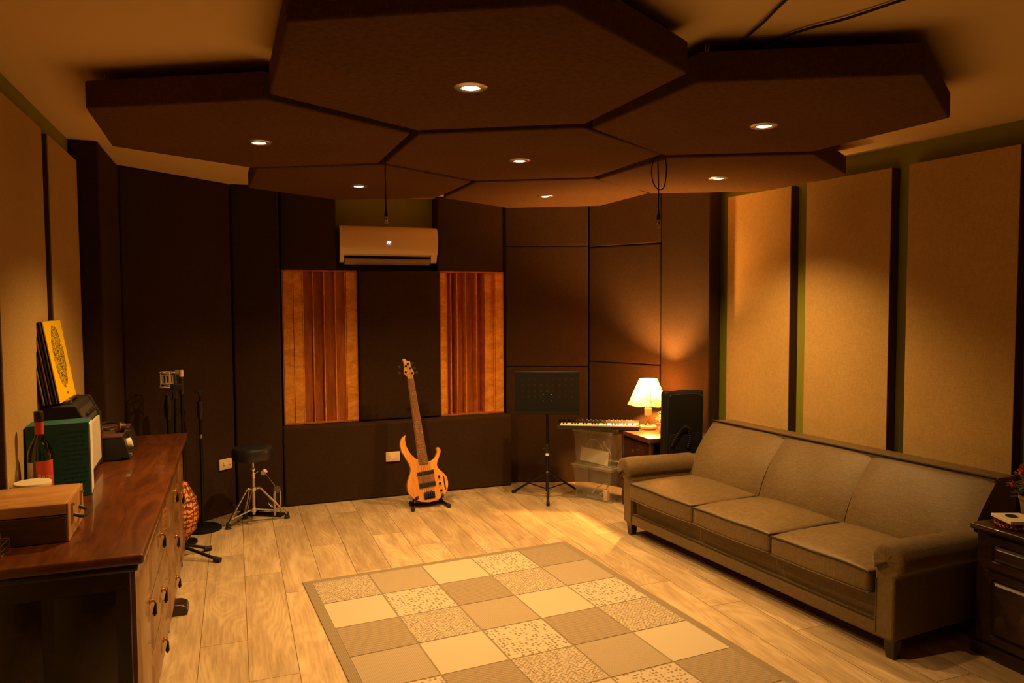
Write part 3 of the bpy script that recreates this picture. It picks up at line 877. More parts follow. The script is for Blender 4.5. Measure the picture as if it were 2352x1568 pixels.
# local x: 0 front, -D back ; y along length
mb = MB()
mb.soft(-D - 0.02, 0.036, -0.022, L + 0.02, CZ - 0.032, CZ, 0.010, 2)
obj('top', mb, M['mahogany'], t)
mb = MB().box(-D + 0.002, -0.012, 0.006, L - 0.006, 0.06, CZ - 0.034)
mb.box(-D, -0.006, 0.0, 0.028, 0.0, CZ - 0.0325).box(-D, -0.006, L - 0.028, L, 0.0, CZ - 0.0325)
obj('body', mb, M['dark_wood'], t, 0.002)
obj('cornice', MB().soft(-D - 0.008, 0.018, -0.012, L + 0.008, CZ - 0.055, CZ - 0.0325, 0.008, 2), M['dark_wood'], t)
obj('plinth', MB().box(-D + 0.02, -0.02, 0.03, L - 0.03, 0.0, 0.06), M['dark_wood'], t)
# raised panels on the near end
def raised(x0, x1, z0, z1, y, dy):
    m = MB()
    m.box(x0, x1, y - dy * 0.5 if dy > 0 else y, y if dy > 0 else y - dy * 0.5, z0, z1)
    return m
for x0, x1 in ((-0.40, -0.235), (-0.205, -0.045)):
    for z0, z1 in ((0.11, 0.34), (0.38, 0.655)):
        m = MB()
        a, b = 0.0, -0.010
        vs = [(x0, -0.0005, z0), (x1, -0.0005, z0), (x1, -0.0005, z1), (x0, -0.0005, z1),
              (x0 + .03, -0.011, z0 + .03), (x1 - .03, -0.011, z0 + .03), (x1 - .03, -0.011, z1 - .03), (x0 + .03, -0.011, z1 - .03)]
        m.add(vs, [(0, 1, 5, 4), (1, 2, 6, 5), (2, 3, 7, 6), (3, 0, 4, 7), (4, 5, 6, 7), (0, 3, 2, 1)])
        obj('end_panel', m, M['dark_wood'], t)
def facepanel(y0, y1, z0, z1):
    """fielded front, local x forward"""
    m = MB()
    e = 0.022
    vs = [(-0.011, y0, z0), (-0.011, y1, z0), (-0.011, y1, z1), (-0.011, y0, z1),
          (0.004, y0, z0), (0.004, y1, z0), (0.004, y1, z1), (0.004, y0, z1),
          (0.004, y0 + e, z0 + e), (0.004, y1 - e, z0 + e), (0.004, y1 - e, z1 - e), (0.004, y0 + e, z1 - e),
          (0.012, y0 + e + .016, z0 + e + .016), (0.012, y1 - e - .016, z0 + e + .016), (0.012, y1 - e - .016, z1 - e - .016), (0.012, y0 + e + .016, z1 - e - .016)]
    fs = [(0, 3, 2, 1), (0, 1, 5, 4), (1, 2, 6, 5), (2, 3, 7, 6), (3, 0, 4, 7),
          (4, 5, 9, 8), (5, 6, 10, 9), (6, 7, 11, 10), (7, 4, 8, 11), (8, 9, 13, 12), (9, 10, 14, 13), (10, 11, 15, 14), (11, 8, 12, 15), (12, 13, 14, 15)]
    return m.add(vs, fs)
def pull(parent, y, z, x=0.012):
    m = MB().lathe([(0.001, 0), (0.011, 0.0), (0.012, 0.003), (0.006, 0.006), (0.005, 0.012), (0.007, 0.016), (0.001, 0.018)], seg=12,
                   M4=Matrix.Translation((x, y, z)) @ Matrix.Rotation(PI / 2, 4, 'Y'))
    h = obj('handle', m, M['brass'], parent)
    d = MB().tube([(x + .014, y, z), (x + .018, y, z - .012), (x + .016, y, z - .03), (x + .015, y, z - .045), (x + .014, y, z - .055)], [.002, .003, .006, .008, .002], 8)
    obj('drop', d, M['black_metal'], h) if False else None
    m2 = MB().tube([(x + .014, y, z), (x + .018, y, z - .012), (x + .016, y, z - .03), (x + .015, y, z - .045), (x + .014, y, z - .055)], [.002, .003, .006, .008, .002], 8)
    return obj('drop_pull', m2, M['black_metal'], parent)
rows = [(0.075, 0.262), (0.272, 0.465), (0.475, 0.700)]
for y0, y1 in ((0.37, 1.07), (1.09, 1.77)):
    for z0, z1 in rows:
        dr = obj('drawer', facepanel(y0, y1, z0, z1), M['front_wood'], t)
        pull(dr, (y0 + y1) / 2, (z0 + z1) / 2 + 0.02)
for y0, y1, hy in ((0.035, 0.355, 0.31), (1.785, 2.135, 1.83)):
    dr = obj('door', facepanel(y0, y1, 0.075, 0.700), M['front_wood'], t)
    pull(dr, hy, 0.50)
for y in (0.36, 1.08, 1.778):
    obj('stile', MB().box(-0.010, 0.006, y - 0.008, y + 0.008, 0.065, 0.708), M['front_wood'], t, 0.002)
fp = [(-0.02, 0.0), (0.055, 0.0), (0.062, 0.02), (0.055, 0.040), (0.030, 0.052), (-0.02, 0.056)]
for y in (1.42,):
    m = MB()
    n = len(fp)
    vs = [(x, y, z) for x, z in fp] + [(x, y + 0.10, z) for x, z in fp]
    m.add(vs, [tuple(range(n)), tuple(range(2 * n - 1, n - 1, -1))] + [(i, n + i, n + (i + 1) % n, (i + 1) % n) for i in range(n)])
    obj('scroll_foot', m, M['dark_wood'], t, 0.004)

# wooden case with metal catches
t = thing('wooden_case', 'flat wooden case with metal catches and black carry handle, on near end of sideboard', 'case', (-0.500, 2.605, CZ + 0.001), R(1.5))
obj('base', MB().box(-0.235, 0, 0, 0.285, 0, 0.085), M['box_side'], t, 0.003)
obj('lid', MB().box(-0.235, 0, 0, 0.285, 0.0865, 0.121), M['box_wood'], t, 0.003)
obj('end_board', MB().box(0.0005, 0.006, 0.001, 0.284, 0.001, 0.120), M['box_wood'], t, 0.001)
for y in (0.055, 0.225):
    m = MB().box(0.006, 0.010, y - 0.010, y + 0.010, 0.045, 0.108).tube([(0.010, y - .008, 0.104), (0.016, y - .008, 0.104), (0.016, y + .008, 0.104), (0.010, y + .008, 0.104)], 0.002, 6)
    obj('catch', m, M['steel'], t, 0.001)
obj('handle', MB().tube(catmull([(0.007, 0.09, 0.062), (0.030, 0.10, 0.052), (0.034, 0.14, 0.048), (0.030, 0.185, 0.052), (0.007, 0.195, 0.062)], 4), 0.006, 8), M['black'], t)

# small glazed trinket box at the very left
t = thing('trinket_box', 'small brass edged glass trinket box with wire loop, at the left picture edge', 'box', (-0.646, 2.488, CZ + 0.001), R(0))
m = MB().box(-0.07, 0, 0, 0.095, 0, 0.006)
obj('base', m, M['brass'], t, 0.001)
obj('glass', MB().box(-0.067, -0.003, 0.003, 0.092, 0.0062, 0.034), M['glass'], t)
m = MB()
for x in (-0.07, 0):
    for y in (0, 0.095):
        m.tube([(x, y, 0.004), (x, y, 0.036)], 0.002, 6)
for z in (0.020, 0.036):
    m.tube([(-0.07, 0, z), (0, 0, z), (0, 0.095, z), (-0.07, 0.095, z)], 0.002, 6, closed=True)
obj('brass_frame', m, M['brass'], t)
obj('wire_loop', MB().tube(catmull([(-0.02, 0.08, 0.036), (-0.018, 0.08, 0.055), (-0.035, 0.08, 0.064), (-0.052, 0.08, 0.055), (-0.05, 0.08, 0.036)], 4), 0.0012, 6), M['steel'], t)

# round white tub
t = thing('round_tub', 'round cream lidded tub behind the wooden case', 'tub', (-0.672, 2.990, CZ + 0.001), 0)
obj('body', MB().lathe([(0.048, 0), (0.052, 0.004), (0.054, 0.10)], seg=36), M['white_plastic'], t)
obj('lid', MB().lathe([(0.057, 0.1005), (0.058, 0.104), (0.058, 0.114), (0.056, 0.117), (0.001, 0.1175)], seg=36), M['cream'], t)

# bottle
t = thing('liquor_bottle', 'clear green glass bottle with red label and black cap, before teal box', 'bottle', (-0.672, 3.110, CZ + 0.001), R(-70))
pr = [(0.036, 0.0), (0.040, 0.006), (0.0405, 0.02), (0.0405, 0.185), (0.038, 0.205), (0.028, 0.232), (0.017, 0.252), (0.0140, 0.268), (0.0138, 0.312)]
obj('glass_body', MB().lathe(pr, seg=32), M['glass'], t)
obj('cap', MB().lathe([(0.0152, 0.3125), (0.0158, 0.314), (0.0158, 0.346), (0.014, 0.349), (0.001, 0.3495)], seg=24), M['black'], t)
obj('neck_band', MB().lathe([(0.0145, 0.262), (0.0146, 0.310)], seg=24, cap=False), M['red_label'], t)
def wrap(r, z0, z1, a0, a1, n=14):
    vs = []; fs = []
    for k in range(n + 1):
        a = a0 + (a1 - a0) * k / n
        vs += [(r * math.cos(a), r * math.sin(a), z0), (r * math.cos(a), r * math.sin(a), z1)]
    for k in range(n):
        fs.append((2 * k, 2 * k + 2, 2 * k + 3, 2 * k + 1))
    return MB().add(vs, fs)
obj('red_label', wrap(0.0409, 0.060, 0.172, R(-28), R(62)), M['red_label'], t)
obj('back_label', wrap(0.0409, 0.064, 0.168, R(-118), R(-42)), M['paper'], t)
text('label_text', 'Recu', 0.022, M['paper'], t, (0.0425 * math.cos(R(8)), 0.0425 * math.sin(R(8)), 0.108), (PI / 2, 0, R(98)), 0.0002)

# teal boxed book
t = thing('teal_box', 'large dark teal box with cream page edge and printed text, standing on sideboard', 'box', (-0.533, 3.225, CZ + 0.001), R(0))
m = MB()
# slightly skewed footprint: left end nearer the camera
fpz = [(0.0, 0.0), (-0.198, -0.048), (-0.205, 0.075), (-0.012, 0.125)]
m.prism(fpz, 0, 0.285)
obj('cover', m, M['teal'], t, 0.002)
obj('page_edge', MB().prism([(0.0012, 0.004), (0.0045, 0.004), (-0.0075, 0.121), (-0.0108, 0.121)], 0.004, 0.276), M['paper'], t)
ang = math.atan2(0.048, 0.198)
lines = ['puede escribir', 'cuando es', 'hasta cuando', 'a cualquier', 'que comience', 'mejor de hacer', 'a repetir', 'el claro', 'como en los', 'las canciones', 'siempre que', 'en el disco']
text('printed_text', '\n'.join(lines), 0.0155, M['teal_ink'], t, (-0.045 - 0.003, -0.0122, 0.245), (PI / 2, 0, ang), 0.0002, 'CENTER', 1.12)

# guitar amplifier
t = thing('guitar_amplifier', 'small black combo amplifier with silver grille cloth, behind the teal box', 'amplifier', (-0.572, 3.44, CZ + 0.001), R(2.0))
AL = 0.415; AD = 0.155; AH = 0.318
prof = [(-AD, 0.012), (0.0, 0.012), (0.0, 0.028), (-0.008, 0.028), (-0.012, 0.235), (-0.038, 0.300), (-0.048, AH), (-AD, AH)]
def ext_y(prof, y0, y1):
    n = len(prof)
    vs = [(x, y0, z) for x, z in prof] + [(x, y1, z) for x, z in prof]
    return MB().add(vs, [tuple(range(n)), tuple(range(2 * n - 1, n - 1, -1))] + [(i, n + i, n + (i + 1) % n, (i + 1) % n) for i in range(n)])
obj('cabinet', ext_y(prof, 0.016, AL - 0.016), M['tolex'], t, 0.004)
side = [(-AD, 0.0), (0.004, 0.0), (0.004, 0.236), (-0.024, 0.290), (-0.036, AH + 0.002), (-0.046, AH + 0.006), (-AD, AH + 0.006)]
obj('side_board', ext_y(side, 0, 0.0155), M['tolex'], t, 0.005)
obj('side_board', ext_y(side, AL - 0.0155, AL), M['tolex'], t, 0.005)
obj('grille', ext_y([(-0.008, 0.034), (0.001, 0.034), (-0.002, 0.228), (-0.012, 0.228)], 0.020, AL - 0.020), M['grille'], t)
cp = obj('control_panel', ext_y([(-0.014, 0.238), (-0.010, 0.238), (-0.034, 0.296), (-0.038, 0.296)], 0.020, AL - 0.020), M['steel'], t)
for k in range(6):
    y = 0.13 + k * 0.045
    m4 = Matrix.Translation((-0.022, y, 0.267)) @ Matrix.Rotation(R(67), 4, 'Y')
    obj('knob', MB().lathe([(0.009, 0), (0.009, 0.010), (0.007, 0.014), (0.001, 0.014)], seg=12, M4=m4), M['black'], cp)
obj('carry_handle', MB().soft(-0.100, -0.072, 0.12, 0.30, AH + 0.008, AH + 0.018, 0.004, 3), M['black'], t)
for y in (0.115, 0.305):
    obj('handle_end', MB().soft(-0.104, -0.068, y - 0.012, y + 0.012, AH + 0.0005, AH + 0.019, 0.004, 3), M['chrome'], t)

# records leaning on the amp against the wall
foot_x, foot_z = -0.668, CZ + AH + 0.017
lean = math.atan2(0.052, 0.335)
def record(k, name, label, mat, W=0.322, H=0.338, dz=0.0, dy=0.0):
    """local x along sleeve width (world y), local z up, local -y out to the room"""
    off = k * 0.0125
    o = thing(name, label, 'record', (foot_x - off, 3.45 + W / 2 - 0.013 * k, foot_z + dz), 0, 'record sleeves leaning on the amplifier')
    o.rotation_euler = (Matrix.Rotation(-lean, 4, 'Y') @ Matrix.Rotation(PI / 2, 4, 'Z')).to_euler()
    obj('sleeve', MB().box(-W / 2, W / 2, 0, 0.0045, 0, H), mat, o, 0.0008)
    return o
rec = record(0, 'record_sleeve', 'bright yellow record sleeve with black scribble drawing, front of the leaning stack', M['scribble'])
text('title_text', 'TLBE', 0.014, M['teal_ink'], rec, (0.01, -0.0006, 0.022), (PI / 2, 0, 0), 0.0002)
record(0.75, 'record_sleeve', 'brown record sleeve directly behind the yellow one', M['sl_brown'])
record(1.5, 'record_sleeve', 'thin black record sleeve, third in the leaning stack', M['sl_black'])
record(2.2, 'record_sleeve', 'rust brown edged record sleeve, fourth in the leaning stack', M['sl_red'])
record(2.95, 'record_sleeve', 'glossy black record sleeve, fifth in the leaning stack', M['sl_black'])
record(3.7, 'record_sleeve', 'grey brown record sleeve at the back of the stack, lowest edge', M['sl_grey'], H=0.322)

# stereo deck + coiled headphones at the far end
t = thing('cassette_deck', 'black stereo deck with round cream knob and chrome trim, beyond the amplifier', 'stereo', (-0.500, 3.885, CZ + 0.001), R(1))
obj('case', MB().box(-0.155, -0.012, 0, 0.40, 0.004, 0.108), M['black'], t, 0.003)
obj('top_plate', MB().box(-0.157, -0.006, -0.002, 0.402, 0.1082, 0.117), M['edge_wood'], t, 0.002)
obj('faceplate', MB().add([(-0.012, 0.006, 0.010), (-0.012, 0.394, 0.010), (-0.012, 0.394, 0.104), (-0.012, 0.006, 0.104), (0.024, 0.006, 0.010), (0.024, 0.394, 0.010), (0.000, 0.394, 0.104), (0.000, 0.006, 0.104)],
                          [(0, 3, 2, 1), (4, 5, 6, 7), (0, 1, 5, 4), (1, 2, 6, 5), (2, 3, 7, 6), (3, 0, 4, 7)]), M['black'], t, 0.002)
obj('trim_strip', MB().box(0.0235, 0.0260, 0.012, 0.388, 0.008, 0.014), M['chrome'], t, 0.001)
obj('cassette_window', MB().add([(0.019, 0.14, 0.030), (0.019, 0.37, 0.030), (0.002, 0.37, 0.098), (0.002, 0.14, 0.098), (0.0245, 0.14, 0.030), (0.0245, 0.37, 0.030), (0.0075, 0.37, 0.098), (0.0075, 0.14, 0.098)],
                                [(0, 3, 2, 1), (4, 5, 6, 7), (0, 1, 5, 4), (1, 2, 6, 5), (2, 3, 7, 6), (3, 0, 4, 7)]), M['black'], t, 0.001)
m4 = Matrix.Translation((0.010, 0.075, 0.068)) @ Matrix.Rotation(R(76), 4, 'Y')
obj('volume_knob', MB().lathe([(0.024, 0), (0.024, 0.016), (0.022, 0.019), (0.001, 0.0195)], seg=24, M4=m4), M['cream'], t)
for k, y in enumerate((0.045, 0.085, 0.125)):
    m4 = Matrix.Translation((0.0225, y, 0.020)) @ Matrix.Rotation(R(80), 4, 'Y')
    obj('jack_knob', MB().lathe([(0.009, 0), (0.009, 0.010), (0.001, 0.011)], seg=12, M4=m4), M['chrome' if k != 1 else 'black'], t)
t = thing('headphones', 'black headphones with red brown pads lying on the stereo deck', 'headphones', (-0.575, 4.02, CZ + 0.119), R(15))
band = [(0.06 * math.cos(a), 0.078 * math.sin(a), 0.030 + 0.016 * math.sin(a) ** 2) for a in [PI * k / 12 + PI / 2 * 0 for k in range(13)]]
obj('headband', MB().tube(catmull([(0.055, -0.02, 0.022), (0.05, 0.05, 0.030), (0.0, 0.085, 0.036), (-0.05, 0.05, 0.030), (-0.055, -0.02, 0.022)], 5), 0.007, 8), M['black'], t)
for x in (-0.052, 0.052):
    m4 = Matrix.Translation((x, -0.03, 0.023)) @ Matrix.Rotation(R(80 if x < 0 else -80), 4, 'Y')
    c = obj('ear_cup', MB().lathe([(0.001, -0.012), (0.019, -0.012), (0.0225, -0.006), (0.0225, 0.008)], seg=20, M4=m4), M['black'], t)
    obj('ear_pad', MB().lathe([(0.022, 0.008), (0.0225, 0.014), (0.016, 0.017), (0.010, 0.010)], seg=20, M4=m4), M['sl_red'], c)
obj('cord', MB().tube(catmull([(0.055, -0.05, 0.006), (0.09, -0.02, 0.004), (0.07, 0.05, 0.004), (0.0, 0.03, 0.004), (-0.03, 0.11, 0.004), (0.03, 0.13, 0.004), (0.06, 0.10, 0.004)], 6), 0.003, 6), M['black'], t)

# ------------------------------------------------------------------ microphone stands and drum behind the sideboard
def tripod_legs(parent, z, r, mat, feet=True, a0=0.3, n=3, rt=0.009):
    for k in range(n):
        a = a0 + 2 * PI * k / n
        lg = obj('leg', MB().tube([(0.012 * math.cos(a), 0.012 * math.sin(a), z), (r * math.cos(a), r * math.sin(a), 0.012)], rt, 8), mat, parent)
        obj('rubber_foot', MB().tube([((r - .03) * math.cos(a), (r - .03) * math.sin(a), 0.020), ((r + .012) * math.cos(a), (r + .012) * math.sin(a), 0.014)], rt + .0045, 10), M['rubber'], lg)
# stand with the shock mount
t = thing('microphone_stand', 'black microphone stand carrying an empty shock mount, behind the sideboard', 'microphone stand', (-0.314, 5.02, 0), 0, 'microphone stands in the left corner')
obj('pole', MB().tube([(0, 0, 0.02), (0, 0, 1.050)], 0.0085, 12), M['black_metal'], t)
obj('clutch', MB().lathe([(0.012, 0.940), (0.015, 0.945), (0.015, 1.035), (0.011, 1.050)], seg=14), M['black'], t)
obj('round_base', MB().lathe([(0.068, 0.0), (0.070, 0.004), (0.068, 0.016), (0.02, 0.026)], seg=32), M['black_metal'], t)
t = thing('shock_mount', 'champagne metal cage shock mount without microphone, on top of stand', 'shock mount', (-0.314, 5.02, 1.0515), R(-20))
obj('swivel', MB().lathe([(0.013, 0.0), (0.0135, 0.036), (0.012, 0.041)], seg=16).soft(-0.040, 0.006, -0.008, 0.008, 0.016, 0.040, 0.005, 3), M['cream'], t)
cx0 = -0.085
def ringpts(r, z, n=28):
    return [(cx0 + r * math.cos(2 * PI * k / n), r * math.sin(2 * PI * k / n), z) for k in range(n)]
m = MB().tube(ringpts(0.047, 0.026), 0.003, 8, closed=True).tube(ringpts(0.047, -0.062), 0.003, 8, closed=True)
for k in range(5):
    a = 2 * PI * k / 5 + 0.35
    x, y = cx0 + 0.047 * math.cos(a), 0.047 * math.sin(a)
    m.tube([(x, y, -0.068), (x, y, 0.034)], 0.0024, 7)
obj('outer_cage', m, M['mount'], t)
m = MB().tube(ringpts(0.030, 0.010), 0.0028, 8, closed=True).tube(ringpts(0.030, -0.044), 0.0028, 8, closed=True)
for k in range(4):
    a = 2 * PI * k / 4 + 0.1
    x, y = cx0 + 0.030 * math.cos(a), 0.030 * math.sin(a)
    m.box(x - 0.004, x + 0.004, y - 0.002, y + 0.002, -0.046, 0.012)
obj('inner_cradle', m, M['mount'], t)
m = MB()
for k in range(5):
    a = 2 * PI * k / 5 + 0.35; b = a + 0.6
    for z1, z2 in ((0.030, 0.011), (-0.064, -0.045)):
        m.tube([(cx0 + 0.047 * math.cos(a), 0.047 * math.sin(a), z1), (cx0 + 0.030 * math.cos(b), 0.030 * math.sin(b), z2), (cx0 + 0.047 * math.cos(a + 1.2566), 0.047 * math.sin(a + 1.2566), z1)], 0.0018, 6)
obj('elastic_band', m, M['black'], t)
# second: pole left of it with thick head, third: thick grip with thread
t = thing('microphone_stand', 'black microphone stand with a side clamp, middle of the three poles behind the sideboard', 'microphone stand', (-0.343, 4.90, 0), 0, 'microphone stands in the left corner')
obj('pole', MB().tube([(0, 0, 0.03), (0, 0, 0.985)], 0.008, 12).tube([(0, 0, 0.10), (0, 0, 0.83)], 0.0125, 12), M['black_metal'], t)
obj('clamp', MB().soft(-0.026, 0.044, -0.014, 0.014, 0.985, 1.020, 0.006, 3).soft(-0.016, 0.012, -0.012, 0.012, 0.93, 0.985, 0.005, 3), M['black'], t)
obj('clamp_screw', MB().tube([(-0.004, -0.020, 0.945), (-0.004, -0.010, 0.945)], 0.003, 8), M['chrome'], t)
obj('round_base', MB().lathe([(0.048, 0.0), (0.050, 0.004), (0.048, 0.016), (0.02, 0.026)], seg=32), M['black_metal'], t)
t = thing('microphone_stand', 'black microphone stand with thick grip and bare thread, leftmost pole behind the sideboard', 'microphone stand', (-0.402, 5.12, 0), 0, 'microphone stands in the left corner')
obj('pole', MB().tube([(0, 0, 0.03), (0, 0, 0.80)], 0.011, 12), M['black_metal'], t)
obj('grip', MB().lathe([(0.013, 0.775), (0.022, 0.80), (0.0235, 0.86), (0.019, 0.905), (0.015, 0.925), (0.009, 0.930)], seg=18), M['black'], t)
obj('thread', MB().tube([(0, 0, 0.930), (0, 0, 0.942)], 0.004, 10), M['brass'], t)
obj('round_base', MB().lathe([(0.058, 0.0), (0.060, 0.004), (0.058, 0.016), (0.02, 0.026)], seg=32), M['black_metal'], t)
# straight stand with round base
t = thing('microphone_stand', 'straight black microphone stand with clip and heavy round base, beside the drum stool', 'microphone stand', (-0.222, 5.285, 0), 0, 'microphone stands in the left corner')
obj('round_base', MB().lathe([(0.112, 0.0), (0.118, 0.004), (0.116, 0.014), (0.102, 0.021), (0.02, 0.026)], seg=44), M['black_metal'], t)
obj('pole', MB().tube([(0, 0, 0.025), (0, 0, 0.76)], 0.0105, 14).tube([(0, 0, 0.76), (0, 0, 0.90)], 0.0085, 12), M['black_metal'], t)
obj('grip', MB().lathe([(0.012, 0.742), (0.019, 0.762), (0.0215, 0.80), (0.018, 0.850), (0.0165, 0.862)], seg=18), M['black'], t)
obj('clip', MB().soft(-0.030, 0.016, -0.011, 0.011, 0.918, 0.940, 0.007, 3).soft(-0.011, 0.011, -0.009, 0.009, 0.893, 0.922, 0.004, 3), M['black'], t)
obj('height_mark', MB().lathe([(0.0110, 0.615), (0.0110, 0.640)], seg=12, cap=False), M['steel'], t)
# patterned drum
t = thing('hand_drum', 'round hand drum wrapped in orange patterned cloth, beyond the sideboard corner', 'drum', (-0.360, 4.745, 0.0835), 0)
pr = [(0.060, 0.0), (0.075, 0.02), (0.118, 0.085), (0.134, 0.15), (0.136, 0.20), (0.124, 0.27), (0.085, 0.345), (0.078, 0.36)]
obj('body', MB().lathe(pr, seg=40), M['drumcloth'], t)
m = MB()
for k in range(18):
    a = 2 * PI * k / 18; b = a + PI / 18
    m.tube([((r + 0.002) * math.cos(a + (b - a) * q), (r + 0.002) * math.sin(a + (b - a) * q), z) for q, (r, z) in zip([0, .2, .4, .5, .6, .8, .9, 1], pr)], 0.0016, 5)
obj('rope_lacing', m, M['sl_brown'], t)
m = MB()
for z, r in ((0.085, 0.119), (0.27, 0.125)):
    m.tube([(r * math.cos(2 * PI * k / 36), r * math.sin(2 * PI * k / 36), z) for k in range(36)], 0.004, 7, closed=True)
obj('hoop', m, M['sl_red'], t)
t = thing('drum_stand', 'low black tripod stand under the patterned hand drum, one leg on the floor', 'drum stand', (-0.360, 4.745, 0), 0)
obj('support_ring', MB().tube([(0.062 * math.cos(2 * PI * k / 24), 0.062 * math.sin(2 * PI * k / 24), 0.0715) for k in range(24)], 0.007, 8, closed=True), M['black_metal'], t)
for a, rr_ in ((R(-35), 0.300), (R(20), 0.20), (R(168), 0.22)):
    c_, s_ = math.cos(a), math.sin(a)
    lg = obj('leg', MB().tube([(0.060 * c_, 0.060 * s_, 0.074 if rr_ > .25 else 0.068), (rr_ * c_, rr_ * s_, 0.015)], 0.0095, 10), M['black_metal'], t)
    obj('rubber_foot', MB().tube([((rr_ - .03) * c_, (rr_ - .03) * s_, 0.0195), ((rr_ + .012) * c_, (rr_ + .012) * s_, 0.0155)], 0.0145, 12), M['rubber'], lg)

# ------------------------------------------------------------------ drum stool and kick pedal
t = thing('drum_stool', 'round black vinyl drum stool on chrome double braced tripod', 'stool', (0.098, 5.265, 0), 0)
obj('seat', MB().lathe([(0.120, 0.452), (0.131, 0.458), (0.134, 0.472), (0.134, 0.515), (0.126, 0.534), (0.105, 0.541), (0.001, 0.543)], seg=48), M['vinyl'], t)
obj('seat_bracket', MB().lathe([(0.030, 0.445), (0.030, 0.4515)], seg=16).box(-0.045, 0.045, -0.006, 0.006, 0.444, 0.4515), M['steel'], t)
obj('height_rod', MB().tube([(0, 0, 0.33), (0, 0, 0.446)], 0.009, 12), M['chrome'], t)
obj('collar', MB().lathe([(0.015, 0.375), (0.016, 0.378), (0.016, 0.392), (0.015, 0.395)], seg=14).tube([(0.012, 0, 0.355), (0.032, -0.004, 0.368)], 0.004, 8).tube([(0, 0, 0.325), (0, 0, 0.360)], 0.014, 12), M['chrome'], t)
obj('tube_post', MB().tube([(0, 0, 0.075), (0, 0, 0.33)], 0.0115, 14), M['steel'], t)
obj('top_hub', MB().lathe([(0.020, 0.238), (0.021, 0.242), (0.021, 0.262), (0.018, 0.266)], seg=14), M['chrome'], t)
obj('lower_hub', MB().lathe([(0.018, 0.095), (0.019, 0.10), (0.019, 0.118), (0.016, 0.122)], seg=14), M['chrome'], t)
for a in (R(190), R(22), R(106)):
    c_, s_ = math.cos(a), math.sin(a)
    rr_ = 0.165 if a > R(150) else (0.235 if a < R(30) else 0.19)
    px, py = -s_ * 0.010, c_ * 0.010
    m = MB()
    for sg in (-1, 1):
        m.tube([(0.018 * c_ + sg * px, 0.018 * s_ + sg * py, 0.250), (0.045 * c_ + sg * px, 0.045 * s_ + sg * py, 0.252), (rr_ * c_ + sg * px * .6, rr_ * s_ + sg * py * .6, 0.035)], 0.006, 8)
    lg = obj('leg', m, M['chrome'], t)
    obj('rubber_foot', MB().lathe([(0.020, 0.0), (0.021, 0.004), (0.017, 0.010), (0.018, 0.016), (0.014, 0.022), (0.015, 0.03), (0.011, 0.045)], (rr_ * c_ * 1.01, rr_ * s_ * 1.01, 0), 16), M['rubber'], lg)
    obj('brace', MB().tube([(0.015 * c_, 0.015 * s_, 0.108), (rr_ * 0.86 * c_, rr_ * 0.86 * s_, 0.062)], 0.0055, 8), M['steel'], t)
t = thing('kick_pedal', 'bass drum kick pedal with felt beater, on floor behind the drum stool', 'drum pedal', (0.262, 5.45, 0), R(-30))
obj('base_plate', MB().box(-0.29, 0.045, -0.045, 0.045, 0.0, 0.010), M['black_metal'], t, 0.003)
obj('footboard', MB().add([(-0.28, -0.03, 0.014), (-0.02, -0.03, 0.045), (-0.02, 0.03, 0.045), (-0.28, 0.03, 0.014), (-0.28, -0.03, 0.022), (-0.02, -0.03, 0.053), (-0.02, 0.03, 0.053), (-0.28, 0.03, 0.022)],
                         [(0, 3, 2, 1), (4, 5, 6, 7), (0, 1, 5, 4), (1, 2, 6, 5), (2, 3, 7, 6), (3, 0, 4, 7)]), M['black_metal'], t, 0.002)
m = MB()
for y in (-0.042, 0.042):
    m.tube([(0.0, y, 0.010), (0.0, y, 0.185)], 0.006, 8)
m.tube([(0, -0.05, 0.185), (0, 0.05, 0.185)], 0.006, 8)
obj('upright', m, M['chrome'], t)
obj('cam_wheel', MB().lathe([(0.001, -0.005), (0.026, -0.005), (0.026, 0.005), (0.001, 0.005)], seg=20, M4=Matrix.Translation((0, 0, 0.188)) @ Matrix.Rotation(PI / 2, 4, 'X')), M['steel'], t)
bt = obj('beater_rod', MB().tube([(0, 0, 0.188), (-0.095, 0.015, 0.290)], 0.0032, 8), M['chrome'], t)
m4 = Matrix.Translation((-0.108, 0.017, 0.303)) @ Matrix.Rotation(R(-45), 4, 'Y')
obj('beater', MB().lathe([(0.012, -0.02), (0.018, -0.016), (0.018, 0.016), (0.012, 0.02)], seg=16, M4=m4 @ Matrix.Rotation(PI / 2, 4, 'Y')), M['cream'], bt)
obj('spring', MB().tube([(0, -0.052, 0.175), (0, -0.053, 0.06)], 0.006, 8), M['steel'], t)
m = MB()
for k in range(4):
    m.tube(catmull([(-0.06, 0.03 * 0 + 0.075 + k * .004, 0.012), (-0.12 + k * .01, 0.09, 0.07 - .006 * k), (0.0, 0.06, 0.120 - k * .006)], 5), 0.0014, 5)
obj('wire_bundle', m, M['steel'], t)

# ------------------------------------------------------------------ wall sockets
def socket(label, loc, rz, n):
    t = thing('wall_socket', label, 'wall socket', loc, rz, 'cream wall sockets')
    pl = obj('plate', MB().soft(-0.055, 0.055, -0.013, 0, -0.038, 0.038, 0.005, 3), M['white_plastic'], t)
    obj('insert', MB().box(-0.042, 0.042, -0.0140, -0.0125, -0.016, 0.016), M['cream'], t, 0.001)
    m = MB()
    for x in (-0.024, 0.024):
        for dz in ((-0.008, 0.008) if n == 2 else (-0.006, 0.007)):
            m.lathe([(0.0028, 0), (0.0028, 0.0012)], seg=10, M4=Matrix.Translation((x, -0.0138, dz)) @ Matrix.Rotation(PI / 2, 4, 'X'))
        if n == 3:
            m.lathe([(0.0028, 0), (0.0028, 0.0012)], seg=10, M4=Matrix.Translation((x + 0.008, -0.0138, -0.008)) @ Matrix.Rotation(PI / 2, 4, 'X'))
    obj('pin_holes', m, M['black'], t)
